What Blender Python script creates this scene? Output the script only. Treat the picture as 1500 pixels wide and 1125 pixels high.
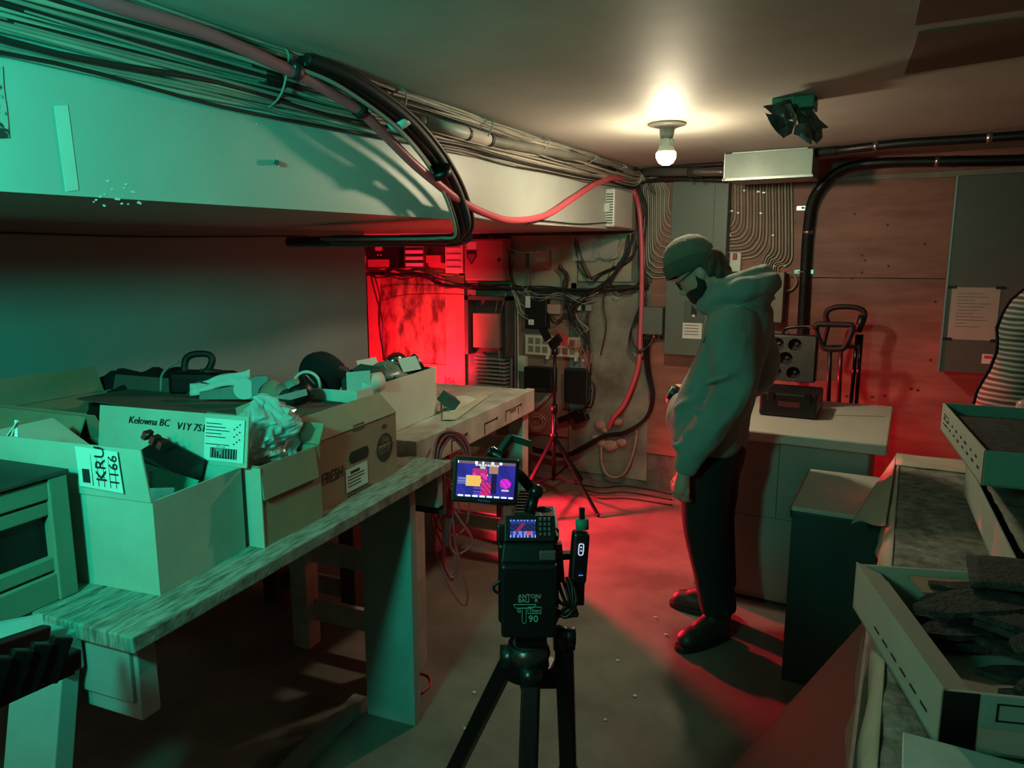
import bpy, bmesh, math, random
from mathutils import Vector, Matrix, Euler, noise

for _o in list(bpy.data.objects):
    bpy.data.objects.remove(_o)
SC = bpy.context.scene
COL = SC.collection
R = math.radians

# ------------------------------------------------------------------ camera
FPX, YAW, PITCH, CAMH = 1060.0, R(28.7), R(9.5), 1.6
cam_data = bpy.data.cameras.new('camera')
cam_data.sensor_width = 36.0
cam_data.lens = 36.0 * FPX / 1500.0
cam_data.clip_start = 0.02
cam = bpy.data.objects.new('camera', cam_data)
COL.objects.link(cam)
cam.location = (0, 0, CAMH)
cam.rotation_euler = (R(90) - PITCH, 0, YAW)
SC.camera = cam

# ------------------------------------------------------------------ world, lamps, exposure
world = bpy.data.worlds.new('world')
SC.world = world
world.use_nodes = True
world.node_tree.nodes['Background'].inputs[0].default_value = (0.55, 0.6, 0.55, 1)
world.node_tree.nodes['Background'].inputs[1].default_value = 0.004

SC.view_settings.view_transform = 'Standard'
SC.view_settings.look = 'None'
SC.view_settings.exposure = 0.0
SC.view_settings.gamma = 1.0
SC.view_settings.use_curve_mapping = False

def lamp(name, kind, loc, energy, color, size=0.1, aim=None, spot=None, blend=.3):
    d = bpy.data.lights.new(name, kind)
    d.energy = energy
    d.color = color
    if kind == 'AREA':
        d.shape = 'RECTANGLE'
        d.size = size
        d.size_y = size
    else:
        d.shadow_soft_size = size
    if spot:
        d.spot_size = R(spot)
        d.spot_blend = blend
    o = bpy.data.objects.new(name, d)
    COL.objects.link(o)
    o.location = loc
    if aim is not None:
        o.rotation_euler = (Vector(aim) - Vector(loc)).to_track_quat('-Z', 'Y').to_euler()
    return o

BULB = (-1.018, 3.307, 2.05)
GREEN = (0.02, 1.0, 0.68)
RED = (1.0, 0.018, 0.055)
# teal video lamp standing beside the photographer; red video lamps behind the far bench, one turned to the wall, one along the floor
lamp('teal_lamp', 'SPOT', (-0.88, -0.25, 1.90), 125, GREEN, .08, aim=(-2.05, 1.4, 1.5), spot=105, blend=1.0)
lamp('teal_spill', 'AREA', (-0.88, -0.25, 1.90), 7, GREEN, .2, aim=(-1.2, 1.9, 1.5))
lamp('rear_fill', 'POINT', (-1.0, -1.25, 2.0), 12, (1.0, .86, .68), .05)  # added neutral fill behind the camera, no known lamp there
lamp('red_wall_lamp', 'SPOT', (-3.25, 4.25, 0.62), 150, RED, .05, aim=(-3.55, 4.87, 1.1), spot=118, blend=.6)
lamp('red_floor_lamp', 'SPOT', (-2.72, 4.12, 0.62), 640, RED, .05, aim=(-.3, 3.82, .0), spot=80, blend=.6)

# ------------------------------------------------------------------ projection helper: pixel of the photograph -> point on a real plane
_F = Vector((-math.sin(YAW) * math.cos(PITCH), math.cos(YAW) * math.cos(PITCH), -math.sin(PITCH)))
_R = Vector((math.cos(YAW), math.sin(YAW), 0))
_U = _R.cross(_F)
_O = Vector((0, 0, CAMH))
def P(u, v, x=None, y=None, z=None, d=None):
    D = _F + _R * ((u - 750) / FPX) - _U * ((v - 562.5) / FPX)
    if d is not None: t = d
    elif x is not None: t = x / D.x
    elif y is not None: t = y / D.y
    else: t = (z - CAMH) / D.z
    return _O + D * t
def rect(u0, v0, u1, v1, y):
    um, vm = (u0 + u1) / 2, (v0 + v1) / 2
    return P(u0, vm, y=y).x, P(u1, vm, y=y).x, P(um, v1, y=y).z, P(um, v0, y=y).z

# ------------------------------------------------------------------ materials
def lin(c):
    if isinstance(c, str):
        c = [int(c[i:i + 2], 16) / 255 for i in (0, 2, 4)]
        c = [x / 12.92 if x <= .04045 else ((x + .055) / 1.055) ** 2.4 for x in c]
    return c
MATS = {}
def M(name, col='808080', rough=.6, metal=0., var=.18, scale=9., bump=.0, bscale=60., stretch=None, col2=None, spec=.5, alpha=None,
      trans=0., emit=None, estr=0., lo=.35, hi=.7, detail=4.):
    if name in MATS: return MATS[name]
    m = bpy.data.materials.new(name)
    m.use_nodes = True
    nt = m.node_tree
    b = nt.nodes['Principled BSDF']
    N, L = nt.nodes.new, nt.links.new
    c = lin(col)
    b.inputs['Roughness'].default_value = rough
    b.inputs['Metallic'].default_value = metal
    b.inputs['Specular IOR Level'].default_value = spec
    if trans: b.inputs['Transmission Weight'].default_value = trans
    if alpha is not None: b.inputs['Alpha'].default_value = alpha
    tc = N('ShaderNodeTexCoord')
    src = tc.outputs['Object']
    if stretch:
        mp = N('ShaderNodeMapping')
        mp.inputs['Scale'].default_value = stretch
        L(src, mp.inputs['Vector'])
        src = mp.outputs['Vector']
    if var or col2:
        nz = N('ShaderNodeTexNoise')
        nz.inputs['Scale'].default_value = scale
        nz.inputs['Detail'].default_value = detail
        nz.inputs['Roughness'].default_value = .6
        L(src, nz.inputs['Vector'])
        rp = N('ShaderNodeValToRGB')
        c2 = lin(col2) if col2 else [x * (1 - var) for x in c]
        c1 = c if col2 else [min(1, x * (1 + var * .6)) for x in c]
        rp.color_ramp.elements[0].position = lo
        rp.color_ramp.elements[1].position = hi
        rp.color_ramp.elements[0].color = (*c2, 1)
        rp.color_ramp.elements[1].color = (*c1, 1)
        L(nz.outputs['Fac'], rp.inputs['Fac'])
        L(rp.outputs['Color'], b.inputs['Base Color'])
    else:
        b.inputs['Base Color'].default_value = (*c, 1)
    if bump:
        n2 = N('ShaderNodeTexNoise')
        n2.inputs['Scale'].default_value = bscale
        n2.inputs['Detail'].default_value = 5
        L(src, n2.inputs['Vector'])
        bp = N('ShaderNodeBump')
        bp.inputs['Strength'].default_value = bump
        bp.inputs['Distance'].default_value = .01
        L(n2.outputs['Fac'], bp.inputs['Height'])
        L(bp.outputs['Normal'], b.inputs['Normal'])
    if emit:
        b.inputs['Emission Color'].default_value = (*lin(emit), 1)
        b.inputs['Emission Strength'].default_value = estr
    MATS[name] = m
    return m

paint = M('pale_paint', 'aeb2ab', .42, var=.10, scale=2.2, bump=.05, bscale=14)
ceil_paint = M('ceiling_paint', 'b4b1a8', .6, var=.14, scale=1.6, bump=.16, bscale=5, spec=.3)
wall_grey = M('left_wall_paint', '8f9694', .6, var=.10, scale=1.5, bump=.04, bscale=25)
concrete = M('rough_concrete', '7d766c', .85, col2='4b453e', scale=4.5, bump=.5, bscale=22)
concrete_lite = M('pale_concrete', '938c80', .85, col2='5e574d', scale=3.2, bump=.4, bscale=18)
floor_mat = M('concrete_floor', '80766b', .62, col2='5a5148', scale=2.4, bump=.22, bscale=16)
ply = M('plywood', '9a6254', .6, col2='7c483d', scale=2.5, bump=.08, bscale=20, stretch=(1, 1, 5))
ply_rough = M('weathered_plywood', 'a86a55', .75, col2='4a2820', scale=11, bump=.5, bscale=30, stretch=(1, 1, .45), lo=.38, hi=.6)
whitewood = M('white_painted_wood', 'bdb8ab', .55, col2='948f82', scale=7, bump=.12, bscale=40)
greywood = M('painted_grey_wood', '8f958f', .6, var=.14, scale=5, bump=.12, bscale=30)
osb = M('scuffed_bench_board', '9b9588', .6, col2='5f5a4f', scale=16, bump=.3, bscale=60, stretch=(7, 1, 1), lo=.36, hi=.62, detail=7)
carton_m = M('pale_carton', 'b0a595', .75, var=.12, scale=6, bump=.05, bscale=40)
carton_b = M('brown_carton', '9a7c64', .78, var=.12, scale=6, bump=.06, bscale=40)
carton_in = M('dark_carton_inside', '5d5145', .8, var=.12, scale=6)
white_m = M('white_plastic', 'c9c6bd', .4, var=.06)
ivory = M('ivory_plastic', 'c4b9a4', .45, var=.08)
paper = M('paper', 'd0cdc2', .7, var=.05)
black = M('black_plastic', '0b0b0c', .42, var=.1)
black_soft = M('black_rubber', '101011', .6, var=.1)
blackfab = M('black_cloth', '0a0a0c', .9, var=.2, bump=.2, bscale=200)
dkgrey = M('dark_grey_plastic', '2a2b2b', .5, var=.1)
steel = M('bright_steel', 'b4b4b0', .28, metal=1, var=.1)
chrome = M('chrome', 'd0d0d0', .12, metal=1, var=0)
galv = M('galvanised_metal', '9a9c98', .38, metal=.7, var=.15, scale=5)
panel_grey = M('grey_enamel', '5f625a', .45, var=.08, scale=3, bump=.03)
panel_dk = M('dark_grey_enamel', '50534c', .45, var=.08, scale=3)
red_cable = M('red_cable', 'cf5560', .4, var=.06)
redwire = M('red_wire', 'c23a42', .45, var=.08)
cable_grey = M('grey_cable', '8b857a', .5, var=.15)
cable_pale = M('pale_cable', 'a89c8c', .5, var=.12)
cable_dk = M('dark_cable', '23211f', .5, var=.15)
pipe_grey = M('grey_conduit', '6b6a66', .35, metal=.6, var=.12)
teal_board = M('teal_card', '2f8f78', .6, var=.06)
ink = M('dark_ink', '1d1b19', .8, var=0)
foam = M('grey_foam', '474843', .9, var=.12, bump=.3, bscale=120)
hardboard = M('brown_hardboard', '4a342b', .5, var=.15, scale=2)
slate = M('charcoal_tile', '45453f', .85, col2='242421', scale=40, bump=.8, bscale=120)
felt = M('grey_felt', '9b998c', .95, col2='5f5d54', scale=30, bump=.5, bscale=160)
cloth = M('pale_cloth', 'b5aa97', .9, var=.12, scale=8, bump=.2, bscale=40)
dkgreen = M('dark_teal_laminate', '24413d', .5, var=.08)
white_lam = M('white_laminate', 'b3b0a4', .45, var=.07, scale=3)
counter_m = M('pale_counter_side', '8e8e84', .5, var=.08, scale=2)
redbox = M('pink_box', 'a56a62', .5, var=.08)
skin = M('skin', 'b98470', .55, var=.08)
hood_m = M('sage_sweatshirt', '76837b', .95, var=.10, scale=7, bump=.2, bscale=220)
beanie_m = M('olive_knit', '5e5f51', .95, var=.15, scale=30, bump=.5, bscale=150)
trouser_m = M('black_trousers', '0c0c0d', .9, var=.2)
boot_m = M('brown_leather', '2c231d', .5, var=.2, bump=.1)
hair_m = M('brown_hair', '5a4032', .7, col2='1d130e', scale=60, stretch=(1, 1, .15))
clear = M('clear_plastic', 'cfd6d2', .12, var=0, alpha=.35, spec=.8)
bag_m = M('thin_plastic_bag', 'd5dcd6', .18, var=.05, alpha=.55, spec=.9)

# ------------------------------------------------------------------ mesh builder
def spline(pts, res=6):
    pts = [Vector(p) for p in pts]
    if len(pts) < 3 or res <= 1: return pts
    out = []
    n = len(pts)
    for i in range(n - 1):
        p0, p1, p2, p3 = pts[max(i - 1, 0)], pts[i], pts[i + 1], pts[min(i + 2, n - 1)]
        for k in range(res):
            t = k / res
            out.append(.5 * ((2 * p1) + (p2 - p0) * t + (2 * p0 - 5 * p1 + 4 * p2 - p3) * t * t + (3 * p1 - p0 - 3 * p2 + p3) * t ** 3))
    out.append(pts[-1])
    return out

class MB:
    def __init__(s):
        s.v, s.f, s.s, s.mi = [], [], [], []
    def add(s, verts, faces, smooth=False, T=None):
        b = len(s.v)
        s.v += [tuple(T @ Vector(p)) if T else tuple(p) for p in verts]
        s.f += [tuple(i + b for i in f) for f in faces]
        s.s += [smooth] * len(faces)
        return s
    def hexa(s, p, T=None):   # 4 bottom ccw, 4 top ccw
        return s.add(p, [(3, 2, 1, 0), (4, 5, 6, 7), (0, 1, 5, 4), (1, 2, 6, 5), (2, 3, 7, 6), (3, 0, 4, 7)], False, T)
    def box(s, x0, x1, y0, y1, z0, z1, T=None):
        x0, x1 = sorted((x0, x1)); y0, y1 = sorted((y0, y1)); z0, z1 = sorted((z0, z1))
        return s.hexa([(x0, y0, z0), (x1, y0, z0), (x1, y1, z0), (x0, y1, z0), (x0, y0, z1), (x1, y0, z1), (x1, y1, z1), (x0, y1, z1)], T)
    def bar(s, a, b, w, h, up=(0, 0, 1), w2=None, h2=None):    # rectangular bar between two points
        a, b, up = Vector(a), Vector(b), Vector(up)
        d = (b - a).normalized()
        if abs(d.dot(up)) > .98: up = Vector((0, 1, 0))
        r = d.cross(up).normalized(); u = r.cross(d)
        w2 = w2 or w; h2 = h2 or h
        q = []
        for p, ww, hh in ((a, w, h), (b, w2, h2)):
            q += [p - r * ww / 2 - u * hh / 2, p + r * ww / 2 - u * hh / 2, p + r * ww / 2 + u * hh / 2, p - r * ww / 2 + u * hh / 2]
        return s.hexa(q)
    def slab(s, poly, nrm):   # polygon (3d, any order ccw seen from nrm) thickened along nrm vector
        n = len(poly); nv = Vector(nrm)
        a = [Vector(p) for p in poly]; b = [p + nv for p in a]
        fs = [tuple(range(n - 1, -1, -1)), tuple(range(n, 2 * n))] + [(i, (i + 1) % n, n + (i + 1) % n, n + i) for i in range(n)]
        return s.add(a + b, fs)
    def tube(s, pts, r, n=8, res=6, cap=True, closed=False):
        pts = spline(pts, res)
        m = len(pts)
        rs = r if isinstance(r, (list, tuple)) else None
        vs, fs = [], []
        t0 = (pts[1] - pts[0]).normalized()
        ref = Vector((0, 0, 1)) if abs(t0.z) < .9 else Vector((1, 0, 0))
        nrm = t0.cross(ref).normalized()
        for i, p in enumerate(pts):
            t = (pts[min(i + 1, m - 1)] - pts[max(i - 1, 0)])
            t = t.normalized() if t.length > 1e-9 else t0
            nrm = (nrm - t * nrm.dot(t))
            nrm = nrm.normalized() if nrm.length > 1e-6 else t.orthogonal().normalized()
            bi = t.cross(nrm)
            if rs:
                q = i / (m - 1) * (len(rs) - 1); k = min(int(q), len(rs) - 2); rr = rs[k] + (rs[k + 1] - rs[k]) * (q - k)
            else: rr = r
            for j in range(n):
                a = 2 * math.pi * j / n
                vs.append(p + (nrm * math.cos(a) + bi * math.sin(a)) * rr)
        for i in range(m - 1):
            for j in range(n):
                k = (j + 1) % n
                fs.append((i * n + j, i * n + k, (i + 1) * n + k, (i + 1) * n + j))
        s.add(vs, fs, True)
        if cap:
            b = len(s.v) - len(vs)
            s.f.append(tuple(b + j for j in range(n - 1, -1, -1))); s.s.append(False)
            s.f.append(tuple(b + (m - 1) * n + j for j in range(n))); s.s.append(False)
        return s
    def cyl(s, a, b, r0, r1=None, n=16):
        return s.tube([a, b], [r0, r1 if r1 is not None else r0], n, 1)
    def lathe(s, prof, n=24, T=None):   # (r, z)
        vs, fs = [], []
        for r_, z in prof:
            for j in range(n):
                a = 2 * math.pi * j / n
                vs.append((r_ * math.cos(a), r_ * math.sin(a), z))
        for i in range(len(prof) - 1):
            for j in range(n):
                k = (j + 1) % n
                fs.append((i * n + j, i * n + k, (i + 1) * n + k, (i + 1) * n + j))
        return s.add(vs, fs, True, T)
    def ell(s, c, r, n=16, m=10, T=None):
        vs, fs = [], []
        r = r if isinstance(r, (tuple, list)) else (r, r, r)
        for i in range(m + 1):
            th = math.pi * i / m
            for j in range(n):
                a = 2 * math.pi * j / n
                vs.append((c[0] + r[0] * math.sin(th) * math.cos(a), c[1] + r[1] * math.sin(th) * math.sin(a), c[2] - r[2] * math.cos(th)))
        for i in range(m):
            for j in range(n):
                k = (j + 1) % n
                fs.append((i * n + j, i * n + k, (i + 1) * n + k, (i + 1) * n + j))
        return s.add(vs, fs, True, T)
    def rings(s, rg, n=24, T=None, e=2.4):   # rings (z, cx, cy, hx, hy) super-elliptic loft, capped
        vs, fs = [], []
        for z, cx, cy, hx, hy in rg:
            for j in range(n):
                a = 2 * math.pi * j / n
                c, q = math.cos(a), math.sin(a)
                vs.append((cx + hx * math.copysign(abs(c) ** (2 / e), c), cy + hy * math.copysign(abs(q) ** (2 / e), q), z))
        for i in range(len(rg) - 1):
            for j in range(n):
                k = (j + 1) % n
                fs.append((i * n + j, i * n + k, (i + 1) * n + k, (i + 1) * n + j))
        fs.append(tuple(range(n - 1, -1, -1)))
        fs.append(tuple((len(rg) - 1) * n + j for j in range(n)))
        return s.add(vs, fs, True, T)
    def grid(s, fn, nu, nv, smooth=True):
        vs = [fn(i / nu, j / nv) for j in range(nv + 1) for i in range(nu + 1)]
        fs = [(j * (nu + 1) + i, j * (nu + 1) + i + 1, (j + 1) * (nu + 1) + i + 1, (j + 1) * (nu + 1) + i) for j in range(nv) for i in range(nu)]
        return s.add(vs, fs, smooth)
    def mesh(s, name):
        me = bpy.data.meshes.new(name)
        me.from_pydata(s.v, [], s.f)
        me.polygons.foreach_set('use_smooth', s.s)
        me.update()
        return me
    def build(s, name, mat, parent=None, world=True, bevel=0, thick=0, sub=0):
        o = bpy.data.objects.new(name, s.mesh(name))
        COL.objects.link(o)
        o.data.materials.append(mat)
        if thick:
            md = o.modifiers.new('solid', 'SOLIDIFY'); md.thickness = thick; md.offset = 0
        if sub:
            md = o.modifiers.new('sub', 'SUBSURF'); md.levels = sub; md.render_levels = sub
        if bevel:
            md = o.modifiers.new('bevel', 'BEVEL'); md.width = bevel; md.segments = 2; md.limit_method = 'ANGLE'; md.angle_limit = R(40)
        if parent is not None: adopt(o, parent, world)
        return o

WM = {}
def wm(o):
    return WM.get(o.name, Matrix.Identity(4))
def adopt(o, parent, world=True):
    o.parent = parent
    if world: o.matrix_parent_inverse = wm(parent).inverted()
    else: WM[o.name] = wm(parent) @ WM.get(o.name, Matrix.Identity(4))
def tag(o, label=None, cat=None, group=None, kind=None):
    if label: o['label'] = label
    if cat: o['category'] = cat
    if group: o['group'] = group
    if kind: o['kind'] = kind
    return o
def thing(name, label, cat, loc=(0, 0, 0), rotz=0, group=None, rot=None):
    o = bpy.data.objects.new(name, None)
    COL.objects.link(o)
    o.empty_display_size = .05
    o.location = loc
    o.rotation_euler = rot if rot else (0, 0, rotz)
    WM[o.name] = Matrix.Translation(Vector(loc)) @ Euler(rot if rot else (0, 0, rotz)).to_matrix().to_4x4()
    return tag(o, label, cat, group)
def struct(o):
    o['kind'] = 'structure'
    return o
def text(s, size, mat, parent, pos, xdir, ydir, name='lettering', align='LEFT', shear=0, world=True, sx=1.0):
    c = bpy.data.curves.new(name, 'FONT')
    c.body = s; c.size = size; c.extrude = .0003; c.shear = shear; c.align_x = align
    c.resolution_u = 2
    o = bpy.data.objects.new(name, c)
    COL.objects.link(o)
    c.materials.append(mat)
    X = Vector(xdir).normalized(); Y = Vector(ydir); Y = (Y - X * Y.dot(X)).normalized(); Z = X.cross(Y)
    m = Matrix.Identity(4)
    for i in range(3):
        m[i][0], m[i][1], m[i][2], m[i][3] = X[i] * sx, Y[i], Z[i], (Vector(pos) + Z * .0008)[i]
    o.parent = parent
    o.matrix_local = m if not world else (wm(parent).inverted() @ m)
    return o
def rnd(a, b): return random.uniform(a, b)
random.seed(11)
BULB_STRENGTH = 600.0

# ================================================================== SETTING
YB, XL, XB, ZC = 4.87, -4.3, -1.70, 2.215
XP, YP = -3.15, P(537, 450, x=-3.15).y      # partition on the left and where it ends
X1, Y0 = 2.3, -1.6
zb0, zb1 = 1.705, 1.82
struct(MB().box(XL - .1, X1 + .1, Y0 - .1, YB + .2, -.12, 0).build('floor', floor_mat))
struct(MB().box(XL - .1, X1 + .1, Y0 - .1, YB + .2, ZC, ZC + .1).build('ceiling', ceil_paint))
struct(MB().box(XP - .1, XP, Y0, YP, 0, zb0 + .11).build('wall_left', wall_grey))
struct(MB().box(XL - .1, XL, Y0, YB + .2, 0, ZC).build('wall_alcove', wall_grey))
struct(MB().box(X1, X1 + .1, Y0, YB + .2, 0, ZC).build('wall_right', wall_grey))
struct(MB().box(XL, X1, Y0 - .1, Y0, 0, ZC).build('wall_front', wall_grey))
wall_back = struct(MB().box(XL - .1, X1 + .1, YB + .012, YB + .2, 0, ZC).build('wall_back', concrete))
# dropped bulkhead over the left half, its underside rising a little towards the back
bh = MB()
bh.hexa([(XL, Y0, zb0), (XB, Y0, zb0), (XB, YB, zb1), (XL, YB, zb1), (XL, Y0, ZC), (XB, Y0, ZC), (XB, YB, ZC), (XL, YB, ZC)])
bulkhead = struct(bh.build('wall_bulkhead', paint))
# plywood and boards covering the back wall, each sheet a part of the wall
def sheet(name, x0, x1, z0, z1, mat, t=.012, y=YB, bevel=.002):
    return MB().box(x0, x1, y - .001, y + t, z0, z1).build(name, mat, wall_back, bevel=bevel)
xp0 = P(953, 480, y=YB).x
sheet('plywood_sheet', xp0, .62, 1.512, ZC, ply)
sheet('plywood_sheet', .625, 1.9, 1.512, ZC, ply)
sheet('plywood_sheet', xp0, .62, .26, 1.507, ply)
sheet('plywood_sheet', .625, 1.9, .26, 1.507, ply)
board_red = M('pinkish_wall_board', '8c6255', .7, var=.2, scale=4, bump=.12)
sheet('wall_board', P(752, 600, y=YB).x, P(832, 600, y=YB).x, .30, 1.36, board_red)
sheet('concrete_panel', P(834, 560, y=YB).x, P(951, 560, y=YB).x, .05, 1.46, concrete_lite, t=.02, bevel=.004)
plast = M('cream_plaster', 'a3917d', .75, var=.15, scale=5)
sheet('plaster_board', P(748, 400, y=YB).x, P(845, 400, y=YB).x, 1.40, 1.80, plast)
sheet('plaster_board', P(847, 400, y=YB).x, P(925, 400, y=YB).x, 1.47, 1.80, plast)
# framed rough panel at the corner
xa0, xa1 = -4.06, P(658, 470, y=YB).x
redwood = M('pink_painted_wood', 'b06a5c', .6, var=.12, scale=6, bump=.1)
sheet('rough_panel', xa0, xa1, 0, 1.50, ply_rough, t=.008)
sheet('top_board', xa0, xa1 + .12, 1.50, 1.60, redwood, t=.012, y=YB - .03)
sheet('ledge_board', xa0, P(652, 400, y=YB).x, 1.60, 1.66, redwood, t=.05, y=YB - .06)
sheet('frame_board', -4.06, -3.93, 0, 1.50, redwood, y=YB - .018)
sheet('frame_board', xa1 - .02, xa1 + .16, 0, 1.50, redwood, y=YB - .024)
sheet('frame_board', xa0, xa1, .50, .78, redwood, y=YB - .015)
for k in range(26):      # screw heads and plugs in the plywood
    x, z = (rnd(-.75, .2), rnd(.75, 2.1)) if k < 20 else (rnd(-.3, .15), rnd(.7, 1.1))
    MB().cyl((x, YB - .003, z), (x, YB, z), .008, n=8).build('screw_head', M('dark_screw', '3a2420', .5, var=0), wall_back)
text('356', .075, M('dark_red_stencil', '4a0c10', .7, var=0), wall_back, P(650, 562, y=YB - .03), (1, 0, 0), (0, 0, 1))

# hard-edged shadows on the ceiling, built as thin brown slabs
patch = M('ceiling_shadow_brown', '6d5443', .6, var=.1, scale=3)
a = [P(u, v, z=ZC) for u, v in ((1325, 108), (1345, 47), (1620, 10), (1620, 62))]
struct(MB().slab([(p.x, p.y, ZC - .003) for p in a], (0, 0, .003)).build('shadow_slab_1', patch))
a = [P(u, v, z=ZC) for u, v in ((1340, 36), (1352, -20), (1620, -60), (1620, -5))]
struct(MB().slab([(p.x, p.y, ZC - .003) for p in a], (0, 0, .003)).build('shadow_slab_2', patch))

# ================================================================== BENCHES ON THE LEFT
def carry(o, T):   # local frame helper
    return o
B1 = thing('workbench', 'long workbench with scuffed grey board top loaded with open cartons', 'workbench', (-1.24, .77, 0), R(6.9))
# local frame: +y runs away along the front edge, -x runs towards the left wall
L1 = 1.345
def part(mb, name, mat, parent, **k): return mb.build(name, mat, parent, world=False, **k)
for k, (x0, x1) in enumerate(((-.245, 0), (-.495, -.25), (-.745, -.5), (-.995, -.75), (-1.245, -1.0), (-1.55, -1.25))):
    part(MB().box(x0, x1, (0, .0, -.012, 0, .01, 0)[k], L1, .865, .9), 'top_plank', osb, B1, bevel=.004)
part(MB().box(-1.5, -.04, .02, .06, .74, .865), 'end_rail', greywood, B1, bevel=.003)
part(MB().box(-1.5, -.02, L1 - .07, L1 - .03, .74, .865), 'end_rail', greywood, B1, bevel=.003)
part(MB().box(-.34, -.30, .06, L1 - .07, .76, .865), 'long_rail', greywood, B1)
part(MB().box(-1.50, -1.46, .06, L1 - .07, .74, .865), 'long_rail', greywood, B1)
# near leg: a board splayed towards the room; far leg: a wide upright board
part(MB().hexa([(-.24, -.24, 0), (-.10, -.24, 0), (-.10, -.19, 0), (-.24, -.19, 0), (-.32, -.01, .865), (-.175, -.01, .865), (-.175, .03, .865), (-.32, .03, .865)]), 'leg', greywood, B1, bevel=.003)
part(MB().box(-.35, -.155, -.03, .012, .80, .885), 'leg_block', greywood, B1, bevel=.003)
part(MB().box(-.20, -.03, .03, .075, .70, .865), 'hanging_bracket', greywood, B1, bevel=.003)
part(MB().box(-.225, -.03, L1 - .25, L1 - .21, 0, .865), 'leg', greywood, B1, bevel=.003)
part(MB().box(-1.5, -1.3, .03, .07, 0, .865), 'leg', greywood, B1)
part(MB().box(-1.5, -1.3, L1 - .25, L1 - .21, 0, .865), 'leg', greywood, B1)
part(MB().box(-.30, -.25, -.15, L1 - .22, 0, .045), 'floor_rail', greywood, B1)
part(MB().box(-.60, -.02, L1 - .025, L1 - .005, .70, .865), 'shade_dark_apron', dkgrey, B1)  # apron coloured dark for the shade under the bench top

B2 = thing('work_table', 'white painted heavy table with worn top and slotted edge board', 'table', (-1.575, 2.10, 0), R(6.2))
L2 = 1.21
for k in range(4):
    part(MB().box(-.15 * (k + 1) + .002, -.15 * k, 0, L2, .92, .95), 'top_plank', whitewood, B2, bevel=.003)
part(MB().box(-.02, .022, 0, L2 + .02, .835, .952), 'edge_board', whitewood, B2, bevel=.004)
part(MB().box(-.60, -.02, L2 - .02, L2 + .02, .835, .945), 'end_board', whitewood, B2, bevel=.004)
part(MB().box(-.60, -.02, 0, .04, .835, .92), 'end_board', whitewood, B2, bevel=.004)
for y in (.05, L2 - .05):
    for x in (-.04, -.56):
        part(MB().box(x - .04, x + .04, y - .04, y + .04, 0, .92), 'leg', whitewood, B2, bevel=.003)
for z in (.16, .42, .62):
    part(MB().box(-.56, -.04, L2 - .03, L2 - .005, z, z + .07), 'cross_rail', whitewood, B2)
    part(MB().box(-.60, -.04, .06, .085, z - .05, z + .04), 'cross_rail', whitewood, B2)
# routed slots in the edge board
for y0, y1, zz in ((.28, .42, .885), (.60, .74, .89), (.84, 1.04, .90)):
    part(MB().box(.0215, .0235, y0, y1, zz, zz + .006), 'slot', ink, B2)
    part(MB().box(.0215, .0235, y0, y0 + .006, zz - .045, zz + .004), 'slot', ink, B2)
    part(MB().cyl((.0215, y1, zz + .003), (.0238, y1, zz + .003), .007, n=10), 'slot_hole', ink, B2)
part(MB().box(.0215, .024, .90, .97, .885, .905), 'slot_plate', M('worn_bare_wood', '6b5a4a', .8), B2)
part(MB().box(.0215, .0235, 1.0, 1.006, .86, .895), 'slot', ink, B2)

# timber pallets standing in the dark behind the benches
for k, (x, y, w) in enumerate(((-2.9, 3.45, .9), (-3.08, 2.35, .9))):
    t = thing('timber_pallet', ('slatted timber pallet in the dark behind the white table', 'slatted timber pallet in the dark behind the long workbench')[k], 'pallet', (x, y, 0), R(4))
    for j in range(3): part(MB().box(j * .46 + .0, j * .46 + .08, -.09, 0, 0, .75), 'runner', hardboard, t)
    for j in range(5): part(MB().box(0, w, 0, .02, .05 + j * .15, .14 + j * .15), 'slat', whitewood, t)

# ================================================================== COUNTER AND CABINETS ON THE RIGHT
C = thing('base_cabinet', 'pale base cabinet with white laminate worktop against plywood wall', 'cabinet', (-.45, 3.8, 0))
MB().box(-.836, -.10, 3.41, 4.25, .02, .80).build('body', counter_m, C, bevel=.002)
MB().box(-.832, -.47, 3.402, 3.412, .43, .79).build('front_panel', counter_m, C, bevel=.002)
MB().box(-.466, -.104, 3.402, 3.412, .43, .79).build('front_panel', counter_m, C, bevel=.002)
MB().box(-.832, -.104, 3.402, 3.412, .04, .425).build('front_panel', counter_m, C, bevel=.002)
MB().box(-.80, -.12, 3.43, 4.25, 0, .03).build('plinth', dkgrey, C)
tm = MB()
tm.box(-.86, -.035, 3.335, 4.27, .80, .85)
tm.build('worktop', white_lam, C, bevel=.008)

D2 = thing('filing_cabinet', 'low dark teal cabinet with white lid beside the pale counter', 'cabinet', (-.17, 3.0, 0))
MB().box(-.325, .02, 2.775, 3.33, 0, .685).build('body', dkgreen, D2, bevel=.003)
MB().box(-.33, .03, 2.77, 3.34, .688, .705).build('lid', white_lam, D2, bevel=.002)
MB().box(-.336, -.328, 2.76, 3.34, .66, .71).build('edge_trim', steel, D2)

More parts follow.
